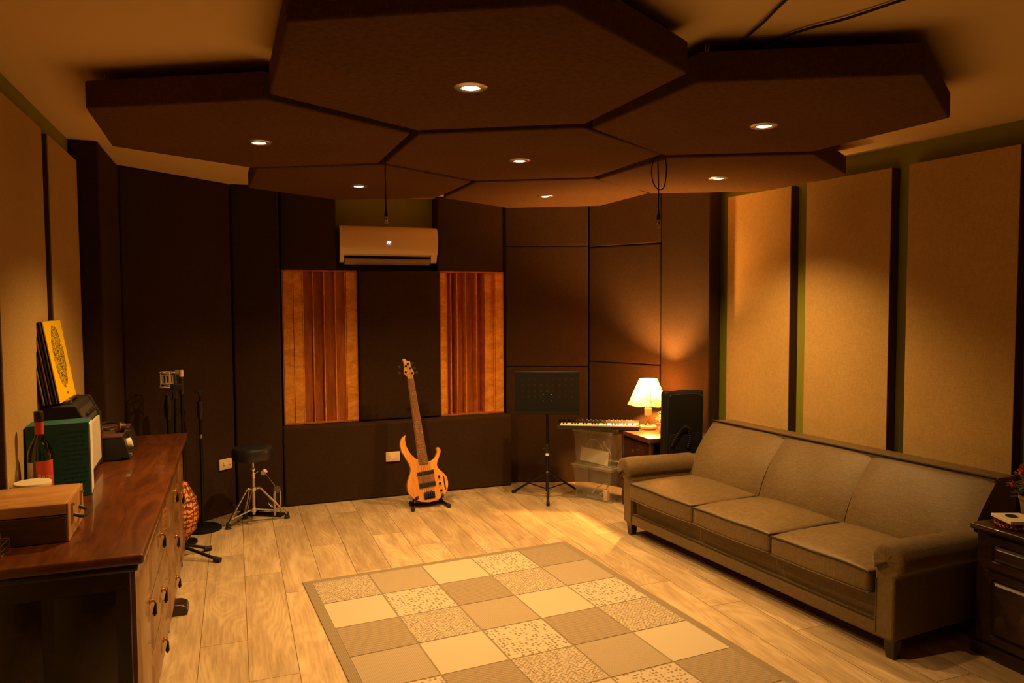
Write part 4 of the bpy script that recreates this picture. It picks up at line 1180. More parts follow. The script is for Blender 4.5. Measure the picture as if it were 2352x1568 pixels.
socket('cream double wall socket on the low panel, left of the bass guitar', (1.128, 5.649, 0.317), 0, 2)
socket('cream double wall socket on the diagonal panel, left of the drum stool', (-0.085 + 0.002, 5.5915 - 0.001, 0.368), R(41.5), 3)

# ------------------------------------------------------------------ air conditioner
t = thing('air_conditioner', 'white split air conditioner showing 22, high on the back wall', 'air conditioner', (1.153, 5.968, 1.805), 0)
HW = 0.384
fr_ = [(-0.100, 0.298), (-0.150, 0.294), (-0.178, 0.278), (-0.192, 0.250), (-0.200, 0.210), (-0.202, 0.170), (-0.196, 0.130), (-0.186, 0.098), (-0.176, 0.078)]
obj('housing', MB().extr([(-0.001, 0.30), (-0.10, 0.30)] + [(y * 0.985 + 0.002, z) for y, z in fr_[1:]] + [(-0.15, 0.064), (-0.001, 0.06)], -HW + 0.006, HW - 0.006), M['white_plastic'], t, 0.003)
obj('front_cover', MB().extr([(y - 0.003, z) for y, z in fr_] + [(y + 0.004, z - 0.001) for y, z in fr_[::-1]], -HW, HW), M['white_plastic'], t, 0.0015, angle=50)
ck = [(-0.001, 0.02), (-0.001, 0.10), (-0.17, 0.10), (-0.178, 0.078), (-0.165, 0.03), (-0.15, 0.012)]
obj('end_cheek', MB().extr(ck, -HW + 0.001, -HW + 0.034), M['white_plastic'], t, 0.004)
obj('end_cheek', MB().extr(ck, HW - 0.052, HW - 0.001), M['white_plastic'], t, 0.004)
obj('air_outlet', MB().extr([(-0.001, 0.058), (-0.155, 0.063), (-0.120, 0.030), (-0.001, 0.02)], -HW + 0.035, HW - 0.053), M['black'], t)
obj('flap', MB().extr([(-0.168, 0.040), (-0.172, 0.036), (-0.150, -0.004), (-0.146, 0.0)], -HW + 0.038, HW - 0.056), M['flap'], t, 0.001)
obj('flap_rib', MB().extr([(-0.158, 0.044), (-0.166, 0.043), (-0.164, 0.038), (-0.156, 0.040)], -HW + 0.038, HW - 0.056), M['brass'], t)
seg7 = MB()
def digit(x0):
    w_, h_, k_ = 0.0105, 0.0105, 0.0028
    Z = 0.166
    def bar(x, z, sx, sz):
        seg7.box(x0 + x - sx / 2, x0 + x + sx / 2, -0.2075, -0.2058, Z + z - sz / 2, Z + z + sz / 2)
    bar(0, h_, w_, k_); bar(0, 0, w_, k_); bar(0, -h_, w_, k_)
    bar(w_ / 2, h_ / 2, k_, h_); bar(-w_ / 2, -h_ / 2, k_, h_)
digit(-0.017); digit(-0.001)
obj('display_digits', seg7, M['display'], t)

# ------------------------------------------------------------------ bass guitar on its stand
S = 0.0007515
def gp(x, y):
    """photo outline points to the guitar's own plane: origin at the tail, z along the neck"""
    ux, uy = -115 / 1195.5, -1190 / 1195.5
    dx, dy = x - 525, y - 1415
    return ((dx * -uy + dy * ux) * S / 0.97, (dx * ux + dy * uy) * S * 1.045)
G = thing('bass_guitar', 'five string bass guitar with honey coloured wooden body, propped upright on floor stand', 'bass guitar', (1.318, 5.262, 0.040), 0)
G.rotation_euler = (Matrix.Rotation(R(-11.5), 4, 'X') @ Matrix.Rotation(R(-5.6), 4, 'Y')).to_euler()
body = [(328, 785), (300, 800), (278, 830), (272, 865), (277, 910), (295, 955), (322, 1005), (346, 1055), (358, 1098), (352, 1140), (334, 1185), (318, 1240), (320, 1292), (340, 1338), (380, 1378), (430, 1403), (485, 1414), (540, 1415), (600, 1402), (650, 1377), (690, 1338), (711, 1290), (714, 1240), (700, 1192), (670, 1155), (636, 1122), (617, 1090), (621, 1052), (640, 1012), (656, 975), (661, 945), (650, 922), (634, 915), (622, 928), (624, 960), (610, 998), (580, 1028), (545, 1042), (528, 1046), (444, 1052), (441, 1012), (424, 1013), (398, 992), (362, 950), (337, 903), (324, 855), (322, 812)]
bp = [gp(*p) for p in body]
bp = [(v.x, v.y) for v in catmull([(a, b, 0) for a, b in bp], 3, True)]
mb = MB()
a = sum(bp[i][0] * bp[(i + 1) % len(bp)][1] - bp[(i + 1) % len(bp)][0] * bp[i][1] for i in range(len(bp)))
if a < 0:
    bp = bp[::-1]
n = len(bp)
vs = [(x, -0.019, z) for x, z in bp] + [(x, 0.019, z) for x, z in bp]
mb.add(vs, [tuple(range(n)), tuple(range(2 * n - 1, n - 1, -1))] + [(i, n + i, n + (i + 1) % n, (i + 1) % n) for i in range(n)])
obj('body', mb, M['ash'], G, 0.005)
def poly_y(pts, y0, y1):
    P = [gp(*p) for p in pts]
    k = sum(P[i][0] * P[(i + 1) % len(P)][1] - P[(i + 1) % len(P)][0] * P[i][1] for i in range(len(P)))
    if k < 0:
        P = P[::-1]
    n = len(P)
    vs = [(x, y0, z) for x, z in P] + [(x, y1, z) for x, z in P]
    return MB().add(vs, [tuple(range(n)), tuple(range(2 * n - 1, n - 1, -1))] + [(i, n + i, n + (i + 1) % n, (i + 1) % n) for i in range(n)])
nk = obj('neck', poly_y([(384, 248), (435, 243), (530, 1060), (446, 1062)], -0.021, 0.0185), M['maple'], G, 0.004)
fb = obj('fretboard', poly_y([(383, 250), (436, 245), (532, 1058), (444, 1060)], -0.0275, -0.0213), M['fretwood'], G, 0.001)
mfr = MB()
x0t, z0t = gp(409, 248); 
zt_ = gp(409, 248)[1]; zb_ = gp(488, 1059)[1]
xa0, xb0 = gp(383, 250)[0], gp(436, 245)[0]; xa1, xb1 = gp(444, 1060)[0], gp(532, 1058)[0]
scale_len = 0.86
for k in range(1, 25):
    d = scale_len * (1 - 2 ** (-k / 12.0))
    f = d / (zt_ - zb_)
    if f > 0.985:
        break
    z = zt_ - d
    mfr.box(xa0 + (xa1 - xa0) * f + .001, xb0 + (xb1 - xb0) * f - .001, -0.0288, -0.0274, z - 0.0011, z + 0.0011)
obj('frets', mfr, M['steel'], fb)
m = MB()
for px, py in ((419, 395), (448, 662), (433, 766), (486, 762)):
    x, z = gp(px, py)
    m.lathe([(0.0035, 0), (0.0035, 0.0014)], seg=10, M4=Matrix.Translation((x, -0.0273, z)) @ Matrix.Rotation(PI / 2, 4, 'X'))
obj('position_dots', m, M['cream'], fb)
hs = [(384, 250), (375, 228), (348, 205), (346, 185), (352, 140), (350, 100), (342, 72), (348, 60), (362, 60), (378, 75), (396, 86), (414, 84), (418, 110), (422, 140), (434, 168), (450, 195), (447, 208), (434, 222), (435, 246)]
obj('headstock', poly_y(hs, -0.0165, -0.002), M['maple'], G, 0.003)
for px, py, sd in ((390, 111, 1), (370, 130, -1), (408, 154, 1), (366, 187, -1), (427, 198, 1)):
    x, z = gp(px, py)
    tn = obj('tuner', MB().lathe([(0.0085, 0), (0.0085, 0.003), (0.004, 0.004), (0.004, 0.012), (0.001, 0.0125)], seg=14, M4=Matrix.Translation((x, -0.0166, z)) @ Matrix.Rotation(PI / 2, 4, 'X')), M['black_metal'], G)
    ex = 0.046 + (0.008 if abs(x) > 0.02 else 0)
    obj('tuner_key', MB().tube([(x, 0.004, z), (x + sd * ex * .7, 0.004, z - 0.002)], 0.0025, 8).soft(x + sd * ex * .85 - .011, x + sd * ex * .85 + .011, 0.000, 0.008, z - 0.013, z + 0.009, 0.003, 2), M['black'], tn)
obj('nut', poly_y([(384, 250), (435, 245), (436, 250), (384, 255)], -0.0295, -0.0274), M['cream'], G)
for pts in ([(417, 1136), (578, 1118), (581, 1152), (420, 1168)], [(430, 1243), (588, 1228), (592, 1268), (433, 1285)]):
    obj('pickup', poly_y(pts, -0.0265, -0.0188), M['black'], G, 0.002)
obj('thumb_ramp', poly_y([(422, 1170), (582, 1154), (586, 1226), (430, 1241)], -0.0225, -0.0188), M['fretwood'], G, 0.001)
br = obj('bridge', poly_y([(470, 1330), (576, 1320), (580, 1380), (476, 1392)], -0.0235, -0.0188), M['black_metal'], G, 0.001)
for k in range(5):
    px = 478 + k * 21
    obj('saddle', poly_y([(px - 8, 1325 - k * 2 + (k % 2) * -8), (px + 8, 1323 - k * 2 + (k % 2) * -8), (px + 12, 1376 - k * 2), (px - 4, 1378 - k * 2)], -0.0310, -0.0236), M['black'], br, 0.001)
for px, py in ((627, 1189), (633, 1252), (641, 1317)):
    x, z = gp(px, py)
    obj('knob', MB().lathe([(0.0085, 0), (0.0085, 0.012), (0.007, 0.015), (0.001, 0.0152)], seg=16, M4=Matrix.Translation((x, -0.0188, z)) @ Matrix.Rotation(PI / 2, 4, 'X')), M['black_metal'], G)
obj('black_strip', poly_y([(666, 1192), (678, 1190), (692, 1312), (680, 1318)], -0.0205, -0.0188), M['black'], G, 0.001)
for k in range(5):
    t0 = gp(390 + k * 9.5, 252); t1 = gp(478 + k * 21, 1340)
    hp = [(390, 111), (370, 130), (408, 154), (366, 187), (427, 198)]
    order = [3, 1, 0, 2, 4]
    h0 = gp(*hp[order[k]])
    obj('string', MB().tube([(h0[0], -0.026, h0[1]), (t0[0], -0.0300, t0[1]), (t1[0], -0.0335, t1[1])], 0.0011 - 0.00012 * k, 6), M['steel'], G)
obj('strap_button', MB().lathe([(0.004, 0), (0.004, 0.006), (0.007, 0.008), (0.001, 0.009)], seg=12, M4=Matrix.Translation((gp(328, 787)[0], 0, gp(328, 787)[1] + 0.0)) @ Matrix.Rotation(R(20), 4, 'Y')), M['chrome'], G)
obj('strap_button', MB().lathe([(0.007, -0.009), (0.004, -0.007), (0.004, 0.002), (0.001, 0.003)], seg=12, M4=Matrix.Translation((0, 0, 0))), M['chrome'], G)

t = thing('guitar_stand', 'low black tubular stand with padded arms holding the bass guitar', 'guitar stand', (1.300, 5.262, 0), 0)
m = MB().tube([(-0.10, 0.055, 0.016), (0.13, 0.055, 0.016)], 0.009, 10)
obj('cross_bar', m, M['black_metal'], t)
for sx in (-1, 1):
    xb = 0.015 + sx * 0.115
    lg = obj('foot_bar', MB().tube([(xb, 0.085, 0.016), (xb + sx * 0.018, -0.055, 0.016)], 0.0095, 10), M['black_metal'], t)
    obj('rubber_end', MB().tube([(xb + sx * 0.017, -0.050, 0.016), (xb + sx * 0.020, -0.078, 0.0165)], 0.0145, 12), M['rubber'], lg)
    obj('rubber_end', MB().tube([(xb, 0.080, 0.016), (xb, 0.105, 0.0165)], 0.0145, 12), M['rubber'], lg)
    am = obj('cradle_arm', MB().tube(catmull([(xb - sx * .004, 0.060, 0.022), (xb - sx * .01, 0.045, 0.05), (xb - sx * 0.012, 0.0435, 0.070)], 4), 0.008, 10), M['black_metal'], t)
    obj('foam_pad', MB().tube(catmull([(xb - sx * 0.012, 0.046, 0.060), (xb - sx * 0.014, 0.028, 0.080), (xb - sx * .018, -0.018, 0.086 - .010), (xb - sx * .022, -0.043, 0.094)], 5), 0.0105, 12), M['rubber'], am)

# ------------------------------------------------------------------ music stand
t = thing('music_stand', 'black orchestral music stand with perforated desk and folding legs, beside storage boxes', 'music stand', (2.222, 5.165, 0), R(-24))
obj('pole', MB().tube([(0, 0, 0.06), (0, 0, 0.42)], 0.0135, 14).tube([(0, 0, 0.40), (0, 0, 0.72)], 0.0095, 12), M['black_metal'], t)
obj('clutch', MB().lathe([(0.015, 0.355), (0.017, 0.36), (0.017, 0.415), (0.013, 0.425)], seg=14).tube([(-0.012, 0, 0.39), (-0.034, -0.002, 0.385)], 0.006, 8), M['black'], t)
obj('height_label', MB().lathe([(0.0142, 0.332), (0.0142, 0.352)], seg=14, cap=False), M['paper'], t)
obj('leg_hub', MB().lathe([(0.024, 0.185), (0.026, 0.19), (0.026, 0.205), (0.018, 0.215)], seg=16), M['black_metal'], t)
for k, a in enumerate((R(-88), R(32), R(152))):
    rr_ = 0.21 if k == 0 else 0.30
    c_, s_ = math.cos(a), math.sin(a)
    if k == 0:
        pts = [(0.022 * c_, 0.022 * s_, 0.195), (0.10 * c_, 0.10 * s_, 0.11), (rr_ * 0.35 * c_, rr_ * 0.35 * s_, 0.04)]
    lg = obj('leg', MB().tube([(0.022 * c_, 0.022 * s_, 0.195), (rr_ * c_, rr_ * s_, 0.014)], 0.0085, 8), M['black_metal'], t)
    obj('strut', MB().tube([(0.010 * c_, 0.010 * s_, 0.075), (rr_ * 0.55 * c_, rr_ * 0.55 * s_, 0.100)], 0.005, 8), M['black_metal'], t)
    obj('rubber_foot', MB().tube([((rr_ - .02) * c_, (rr_ - .02) * s_, 0.024), ((rr_ + .014) * c_, (rr_ + .014) * s_, 0.0135)], 0.013, 10), M['rubber'], lg)
dk = obj('desk_plate', MB().box(-0.243, 0.243, -0.0012, 0.0012, 0.0, 0.322), M['punched'], t)
tilt = Matrix.Translation((0, -0.030, 0.655)) @ Matrix.Rotation(R(-12), 4, 'X')
dk.matrix_local = tilt
m = MB().tube([(-0.243, 0, 0.0), (0.243, 0, 0.0), (0.243, 0, 0.322), (-0.243, 0, 0.322)], 0.0035, 8, closed=True)
rm = obj('desk_rim', m, M['black_metal'], dk)
ldg = obj('ledge', MB().box(-0.243, 0.243, -0.055, 0.001, -0.003, 0.0).box(-0.243, 0.243, -0.056, -0.053, -0.003, 0.014), M['black_metal'], dk, 0.001)
m = MB()
for x in (-0.0, 0.062):
    for z in (0.10, 0.148):
        m.lathe([(0.005, 0), (0.0042, 0.003), (0.001, 0.004)], seg=10, M4=Matrix.Translation((x - 0.03, -0.0014, z)) @ Matrix.Rotation(PI / 2, 4, 'X'))
obj('rivets', m, M['chrome'], dk)
obj('back_bracket', MB().box(-0.04, 0.04, 0.002, 0.010, 0.07, 0.17), M['black_metal'], dk, 0.002)

# ------------------------------------------------------------------ storage bins
def bin_(label, z, h, loc, rz, lidtilt=0.0):
    t = thing('storage_bin', label, 'storage bin', (loc[0], loc[1], z), rz, 'stacked clear plastic bins')
    Lx, Ly = 0.352, 0.255
    tp = 0.018
    def sh(i, z0):
        return [(tp * (1 - z0 / h) + i, tp * (1 - z0 / h) + i), (Lx - tp * (1 - z0 / h) - i, tp * (1 - z0 / h) + i), (Lx - tp * (1 - z0 / h) - i, Ly - tp * (1 - z0 / h) - i), (tp * (1 - z0 / h) + i, Ly - tp * (1 - z0 / h) - i)]
    hh = h - 0.028
    vs = [(x, y, 0) for x, y in sh(0, 0)] + [(x, y, hh) for x, y in sh(0, hh)] + [(x, y, hh) for x, y in sh(0.0025, hh)] + [(x, y, 0.003) for x, y in sh(0.0025, 0.003)]
    fs = [(3, 2, 1, 0), (12, 13, 14, 15)]
    for i in range(4):
        j = (i + 1) % 4
        fs += [(i, j, 4 + j, 4 + i), (4 + i, 4 + j, 8 + j, 8 + i), (8 + i, 8 + j, 12 + j, 12 + i)]
    obj('tub', MB().add(vs, fs), M['bin'], t, 0.0)
    m = MB()
    for x0, x1, y0, y1 in ((-0.004, Lx + 0.004, -0.004, 0.003), (-0.004, Lx + 0.004, Ly - 0.003, Ly + 0.004), (-0.004, 0.003, 0.003, Ly - 0.003), (Lx - 0.003, Lx + 0.004, 0.003, Ly - 0.003)):
        m.box(x0, x1, y0, y1, h - 0.040, h - 0.029)
    obj('rim', m, M['lid'], t, 0.001)
    ld = obj('lid', MB().soft(-0.010, Lx + 0.006, -0.012, Ly + 0.006, h - 0.028, h - 0.012, 0.006, 3).soft(0.01, Lx - 0.01, 0.01, Ly - 0.01, h - 0.0118, h - 0.003, 0.004, 3), M['lid'], t)
    obj('latch', MB().soft(-0.016, -0.005, Ly / 2 - 0.03, Ly / 2 + 0.03, h - 0.085, h - 0.022, 0.004, 3), M['lid'], t)
    return t
BR = R(-61.5)
bo = (2.425, 5.135)
BH = 0.278
bin_('clear plastic storage bin standing on the floor, lower of two, holding a white adapter', 0.0, BH, bo, BR)
bin_('clear plastic storage bin holding a white computer keyboard, upper of two', BH - 0.002, BH, bo, BR)
bx = Vector((math.cos(BR), math.sin(BR))); by = Vector((-bx.y, bx.x))
def inbin(x, y, z):
    p = Vector(bo) + bx * x + by * y
    return (p.x, p.y, z)
# contents
t = thing('computer_keyboard', 'small white computer keyboard standing on edge inside the upper bin', 'keyboard', inbin(0.035, 0.040, BH + 0.008), BR)
kb = obj('board', MB().box(0, 0.255, 0, 0.006, 0, 0.108), M['paper'], t, 0.003)
kb2 = MB()
for r_ in range(6):
    for c_ in range(13):
        wk = 0.0165
        kb2.box(0.008 + c_ * 0.0186, 0.008 + c_ * 0.0186 + wk, -0.0025, 0.0, 0.006 + r_ * 0.0168, 0.006 + r_ * 0.0168 + (0.0145 if r_ < 5 else 0.010))
obj('keys', kb2, M['key_white'], t, 0.001)
t.rotation_euler = Euler((R(-4), R(3), BR))
t = tag(obj('paper_slip', MB().box(0, 0.095, 0, 0.001, 0, 0.062), M['paper'], None), 'blank white paper slip in front of the computer keyboard inside the upper bin', 'paper')
t.location = inbin(0.205, 0.026, BH + 0.006); t.rotation_euler = Euler((R(-3), R(5), BR))
t = tag(obj('cable', MB().tube(catmull([(0.085, 0.07, 0.13), (0.11, 0.075, 0.165), (0.16, 0.07, 0.172), (0.20, 0.06, 0.158), (0.235, 0.055, 0.12), (0.25, 0.06, 0.06), (0.26, 0.08, 0.01)], 5), 0.0035, 8), M['yellow_cable'], None), 'yellow cable looping above the computer keyboard inside the upper bin', 'cable')
t.location = (bo[0], bo[1], BH + 0.004); t.rotation_euler = (0, 0, BR)
t = tag(obj('plug_cable', MB().tube(catmull([(0.245, 0.05, 0.175), (0.255, 0.05, 0.155), (0.265, 0.05, 0.14)], 3), 0.006, 8).tube(catmull([(0.262, 0.05, 0.142), (0.30, 0.055, 0.10), (0.31, 0.06, 0.05), (0.30, 0.09, 0.01)], 5), 0.0025, 8), M['cream'], None), 'thin pale cable with a cream plug standing up inside the upper bin', 'cable')
t.location = (bo[0], bo[1], BH + 0.004); t.rotation_euler = (0, 0, BR)
t = thing('power_adapter', 'white rectangular power adapter standing inside the lower bin', 'adapter', inbin(0.255, 0.035, 0.0045), BR)
obj('shell', MB().soft(0, 0.036, 0, 0.034, 0, 0.088, 0.005, 3), M['white_plastic'], t)
obj('port_slot', MB().box(0.010, 0.026, 0.008, 0.026, 0.0882, 0.0888), M['steel'], t)
t = tag(obj('coiled_cable', MB().tube([(0.17 + (0.062 + 0.004 * k / 30) * math.cos(2 * PI * k / 20), 0.12 + 0.055 * math.sin(2 * PI * k / 20), 0.055 + 0.045 * math.sin(2 * PI * k / 20 + 0.6) + 0.0) for k in range(60)], 0.003, 7), M['cream'], None), 'loose pale cable coil lying inside the lower bin', 'cable')
t.location = (bo[0], bo[1], 0.004); t.rotation_euler = (0, 0, BR)
m = MB()
for k in range(5):
    m.lathe([(0.001, -0.007), (0.007, -0.004), (0.008, 0), (0.007, 0.004), (0.001, 0.007)], (0.115 + k * 0.028, 0.05, 0.032), 12)
m.box(0.10, 0.245, 0.046, 0.056, 0.006, 0.026)
t = tag(obj('string_of_plugs', m, M['steel'], None), 'row of small shiny metal plugs inside the lower bin beside the adapter', 'plugs')
t.location = (bo[0], bo[1], 0.0); t.rotation_euler = (0, 0, BR)

# ------------------------------------------------------------------ synth keyboard
t = thing('keyboard_synthesizer', 'slim black keyboard synthesizer lying across the bins and side table', 'keyboard', (2.232, 5.000, 0.5625), R(-29))
KL, KD, KH = 0.60, 0.170, 0.042
obj('case', MB().add([(0, 0, 0), (KL, 0, 0), (KL, KD, 0), (0, KD, 0), (0, 0, 0.026), (KL, 0, 0.026), (KL, KD * .55, 0.030), (0, KD * .55, 0.030), (0, KD, KH + .006), (KL, KD, KH + .006), (0, KD * .6, 0.038), (KL, KD * .6, 0.038)],
                     [(0, 3, 2, 1), (0, 1, 5, 4), (4, 5, 6, 7), (7, 6, 11, 10), (10, 11, 9, 8), (3, 8, 9, 2), (0, 4, 7, 10, 8, 3), (1, 2, 9, 11, 6, 5)]), M['black'], t, 0.002)
wk = MB()
nk_ = 26
kw = (KL - 0.045) / nk_
for k in range(nk_):
    wk.box(0.022 + k * kw + 0.0006, 0.022 + (k + 1) * kw - 0.0006, 0.006, 0.095, 0.0245, 0.0335)
obj('white_keys', wk, M['paper'], t)
bk = MB()
for k in range(nk_ - 1):
    if k % 7 in (0, 1, 3, 4, 5):
        bk.box(0.022 + (k + 1) * kw - 0.0055, 0.022 + (k + 1) * kw + 0.0055, 0.036, 0.095, 0.033, 0.0415)
obj('black_keys', bk, M['black'], t)
for k in range(31):
    x = 0.06 + k * 0.0165 + random.uniform(-.002, .002)
    if k % 9 == 8:
        continue
    y = 0.125 + 0.030 * (k % 2)
    obj('button', MB().box(x, x + 0.010, y, y + 0.006, 0.041 + (y - .105) * .11, 0.0475 + (y - .105) * .11), M['flap'], t)

# ------------------------------------------------------------------ side table with lamp
DZ = 0.56
t = thing('side_table', 'small dark wooden side table with drawer and turned legs, under the lamp', 'side table', (2.668, 4.408, 0), 0)
W_, D_ = 0.427, 0.40   # along y, along x
obj('top', MB().soft(-0.012, D_, -0.010, W_ + 0.006, DZ - 0.034, DZ, 0.007, 2), M['desk_wood'], t)
obj('body', MB().box(0.018, D_ - 0.02, 0.03, W_ - 0.03, 0.175, DZ - 0.0345), M['dark_wood'], t, 0.002)
for z0, z1 in ((0.375, 0.505), (0.20, 0.355)):
    dr = obj('drawer', MB().box(0.006, 0.0175, 0.045, W_ - 0.045, z0, z1).box(0.002, 0.006, 0.065, W_ - 0.065, z0 + .018, z1 - .018), M['desk_dark'], t, 0.002)
    obj('knob', MB().lathe([(0.004, 0), (0.004, 0.008), (0.009, 0.012), (0.009, 0.018), (0.001, 0.021)], seg=14, M4=Matrix.Translation((0.002, W_ / 2, (z0 + z1) / 2)) @ Matrix.Rotation(-PI / 2, 4, 'Y')), M['brass'], dr)
lp = [(0.012, 0.0), (0.017, 0.01), (0.019, 0.03), (0.014, 0.05), (0.018, 0.065), (0.019, 0.085), (0.012, 0.10), (0.016, 0.115), (0.012, 0.13), (0.020, 0.16), (0.021, 0.175)]
for x in (0.024, D_ - 0.04):
    for y in (0.022, W_ - 0.022):
        up = [(0.020, 0.175), (0.020, 0.20), (0.013, 0.215), (0.017, 0.25), (0.019, 0.31), (0.015, 0.37), (0.012, 0.40), (0.018, 0.42), (0.020, 0.46), (0.020, DZ - 0.0345)]
        obj('leg', MB().lathe(lp + up[1:], (x, y, 0), 18), M['desk_dark'], t)

t = thing('table_lamp', 'lit table lamp with stitched parchment shade and marble foot, on the side table', 'lamp', (2.868, 4.770, DZ + 0.0005), 0)
obj('foot', MB().lathe([(0.058, 0.0), (0.063, 0.004), (0.063, 0.020), (0.058, 0.026), (0.022, 0.030)], seg=36), M['marble'], t)
obj('stem', MB().lathe([(0.022, 0.0305), (0.018, 0.036), (0.010, 0.046), (0.009, 0.060), (0.012, 0.085), (0.019, 0.096), (0.021, 0.102)], seg=24), M['brass'], t)
obj('marble_column', MB().lathe([(0.027, 0.1025), (0.027, 0.145), (0.029, 0.149), (0.024, 0.158)], seg=24), M['marble'], t)
obj('socket', MB().lathe([(0.018, 0.1585), (0.010, 0.172), (0.012, 0.178), (0.012, 0.205)], seg=18), M['brass'], t)
obj('bulb', MB().lathe([(0.010, 0.2055), (0.020, 0.225), (0.024, 0.248), (0.018, 0.268), (0.001, 0.276)], seg=20), M['bulb_lamp'], t)
nS = 6
def shade_pts(r, z, seg=48):
    out = []
    for k in range(seg):
        a = 2 * PI * k / seg
        out.append((r * math.cos(a), r * math.sin(a), z))
    return out
sv = []; sf = []
lv = [(0.152, 0.182), (0.140, 0.205), (0.115, 0.262), (0.090, 0.318), (0.066, 0.372)]
for r, z in lv:
    sv += [(r * (1 - 0.012 * abs(math.sin(nS / 2 * (2 * PI * k / 48)))) * math.cos(2 * PI * k / 48), r * (1 - 0.012 * abs(math.sin(nS / 2 * (2 * PI * k / 48)))) * math.sin(2 * PI * k / 48), z + (0.003 * math.cos(nS * 2 * PI * k / 48) if z < 0.19 else 0)) for k in range(48)]
for i in range(len(lv) - 1):
    for k in range(48):
        l = (k + 1) % 48
        sf.append((i * 48 + k, i * 48 + l, (i + 1) * 48 + l, (i + 1) * 48 + k))
sh_ = obj('lamp_shade', MB().add(sv, sf), M['shade'], t, angle=60)
m = MB()
for k in range(nS):
    a = 2 * PI * k / nS - 1.96
    p0 = Vector((0.1535 * math.cos(a), 0.1535 * math.sin(a), 0.184)); p1 = Vector((0.0675 * math.cos(a), 0.0675 * math.sin(a), 0.371))
    for j in range(13):
        q0 = p0.lerp(p1, j / 13.0); q1 = p0.lerp(p1, (j + 0.62) / 13.0)
        m.tube([q0, q1], 0.0030, 5)
for r, z in ((0.1530, 0.1835), (0.0668, 0.3715)):
    n_ = 60 if r > 0.1 else 26
    for k in range(n_):
        a = 2 * PI * k / n_; b = a + 2 * PI / n_ * 0.6
        m.tube([(r * math.cos(a), r * math.sin(a), z), (r * math.cos(b), r * math.sin(b), z - 0.002)], 0.0016, 5)
obj('stitching', m, M['sl_brown'], sh_)
pl = bpy.data.lights.new('lamp_glow', 'POINT')
pl.energy = LAMP_W; pl.color = (1.0, 0.42, 0.085); pl.shadow_soft_size = 0.022
po = bpy.data.objects.new('glow', pl); COL.objects.link(po); po.parent = t; po.location = (0, 0, 0.300)

# small flower vase between lamp and case
def blossom(c, r, n, mb, rnd, mi=0):
    for k in range(n):
        ph = rnd.uniform(0, 2 * PI); th_ = math.acos(rnd.uniform(-0.2, 1))
        d = Vector((math.sin(th_) * math.cos(ph), math.sin(th_) * math.sin(ph), math.cos(th_)))
        a = d.cross(Vector((0.2, 0.3, 1))).normalized(); b = d.cross(a)
        p = Vector(c) + d * r * 0.35; q = Vector(c) + d * r * rnd.uniform(.85, 1.1)
        w1 = r * 0.16
        mb.add([p - a * w1 * .5, p + a * w1 * .5, q + a * w1 + b * w1 * .3, q + d * w1, q - a * w1 + b * w1 * .3], [(0, 1, 2, 3, 4)], mi)
    mb.lathe([(0.001, -r * .35), (r * .35, -r * .1), (r * .4, r * .15), (r * .2, r * .38), (0.001, r * .42)], c, 10, mi)
rnd = random.Random(3)
t = thing('flower_vase', 'small vase of yellow and cream blossoms between lamp and black gig bag', 'vase of flowers', (2.893, 4.605, DZ + 0.0005), 0)
obj('vase', MB().lathe([(0.022, 0), (0.030, 0.01), (0.033, 0.035), (0.024, 0.055), (0.027, 0.062)], seg=24), M['white_plastic'], t)
m = MB(); m2 = MB(); m3 = MB()
for k in range(22):
    a = rnd.uniform(0, 2 * PI); rr_ = rnd.uniform(0.0, 0.042); z = rnd.uniform(0.085, 0.150)
    c = (rr_ * math.cos(a), rr_ * math.sin(a), z)
    m2.tube([(0, 0, 0.055), (c[0] * .5, c[1] * .5, z * .7), c], 0.0012, 5)
    blossom(c, rnd.uniform(0.010, 0.016), 22, m, rnd)
for k in range(26):
    a = rnd.uniform(0, 2 * PI); z = rnd.uniform(0.07, 0.13)
    d = Vector((math.cos(a), math.sin(a), rnd.uniform(-.1, .5))).normalized()
    p = Vector((0, 0, z - .01)); s_ = d.cross(Vector((0, 0, 1))).normalized() * 0.004
    m2.add([p, p + d * 0.03 + s_, p + d * 0.06, p + d * 0.03 - s_], [(0, 1, 2, 3)])
obj('blossoms', m, M['flower_y'], t)
obj('stems_and_leaves', m2, M['leaf'], t)

# gig bag standing between side table and sofa
t = thing('gig_bag', 'black nylon gig bag with handle, standing between sofa arm and side table', 'bag', (2.715, 4.349, 0.0), R(0))
def gfn(p, q):
    a, b, c = q
    p.y += -0.003 * (1 - a * a) * (1 - c * c) * (1 if b < 0 else -1)
    p.z += 0.003 * math.sin(a * 6 + 1)
    p.x += 0.012 * (c + 1) * 0.5
    return p
obj('bag_body', MB().soft(0, 0.318, -0.036, 0.036, 0.002, 0.893, 0.026, 10, gfn), M['nylon'], t)
zp = []
for p in [(0.022, 0.03), (0.022, 0.80), (0.035, 0.850), (0.065, 0.868), (0.255, 0.866), (0.29, 0.845), (0.302, 0.80), (0.295, 0.03)]:
    zp.append((p[0] + 0.012 * p[1] / .9, -0.036, p[1]))
obj('zip', MB().tube(catmull(zp, 3), 0.004, 6), M['black'], t)
obj('front_pocket', MB().soft(0.035, 0.285, -0.050, -0.036, 0.06, 0.60, 0.010, 5, lambda p, q: p + Vector((0.006, 0.004 * (q[0] ** 2 + q[2] ** 2), 0))), M['nylon'], t)
st = [(0.06, -0.052, 0.52), (0.09, -0.056, 0.58), (0.14, -0.058, 0.64), (0.19, -0.056, 0.63), (0.20, -0.056, 0.56), (0.185, -0.053, 0.50)]
m = MB()
P_ = catmull(st, 5)
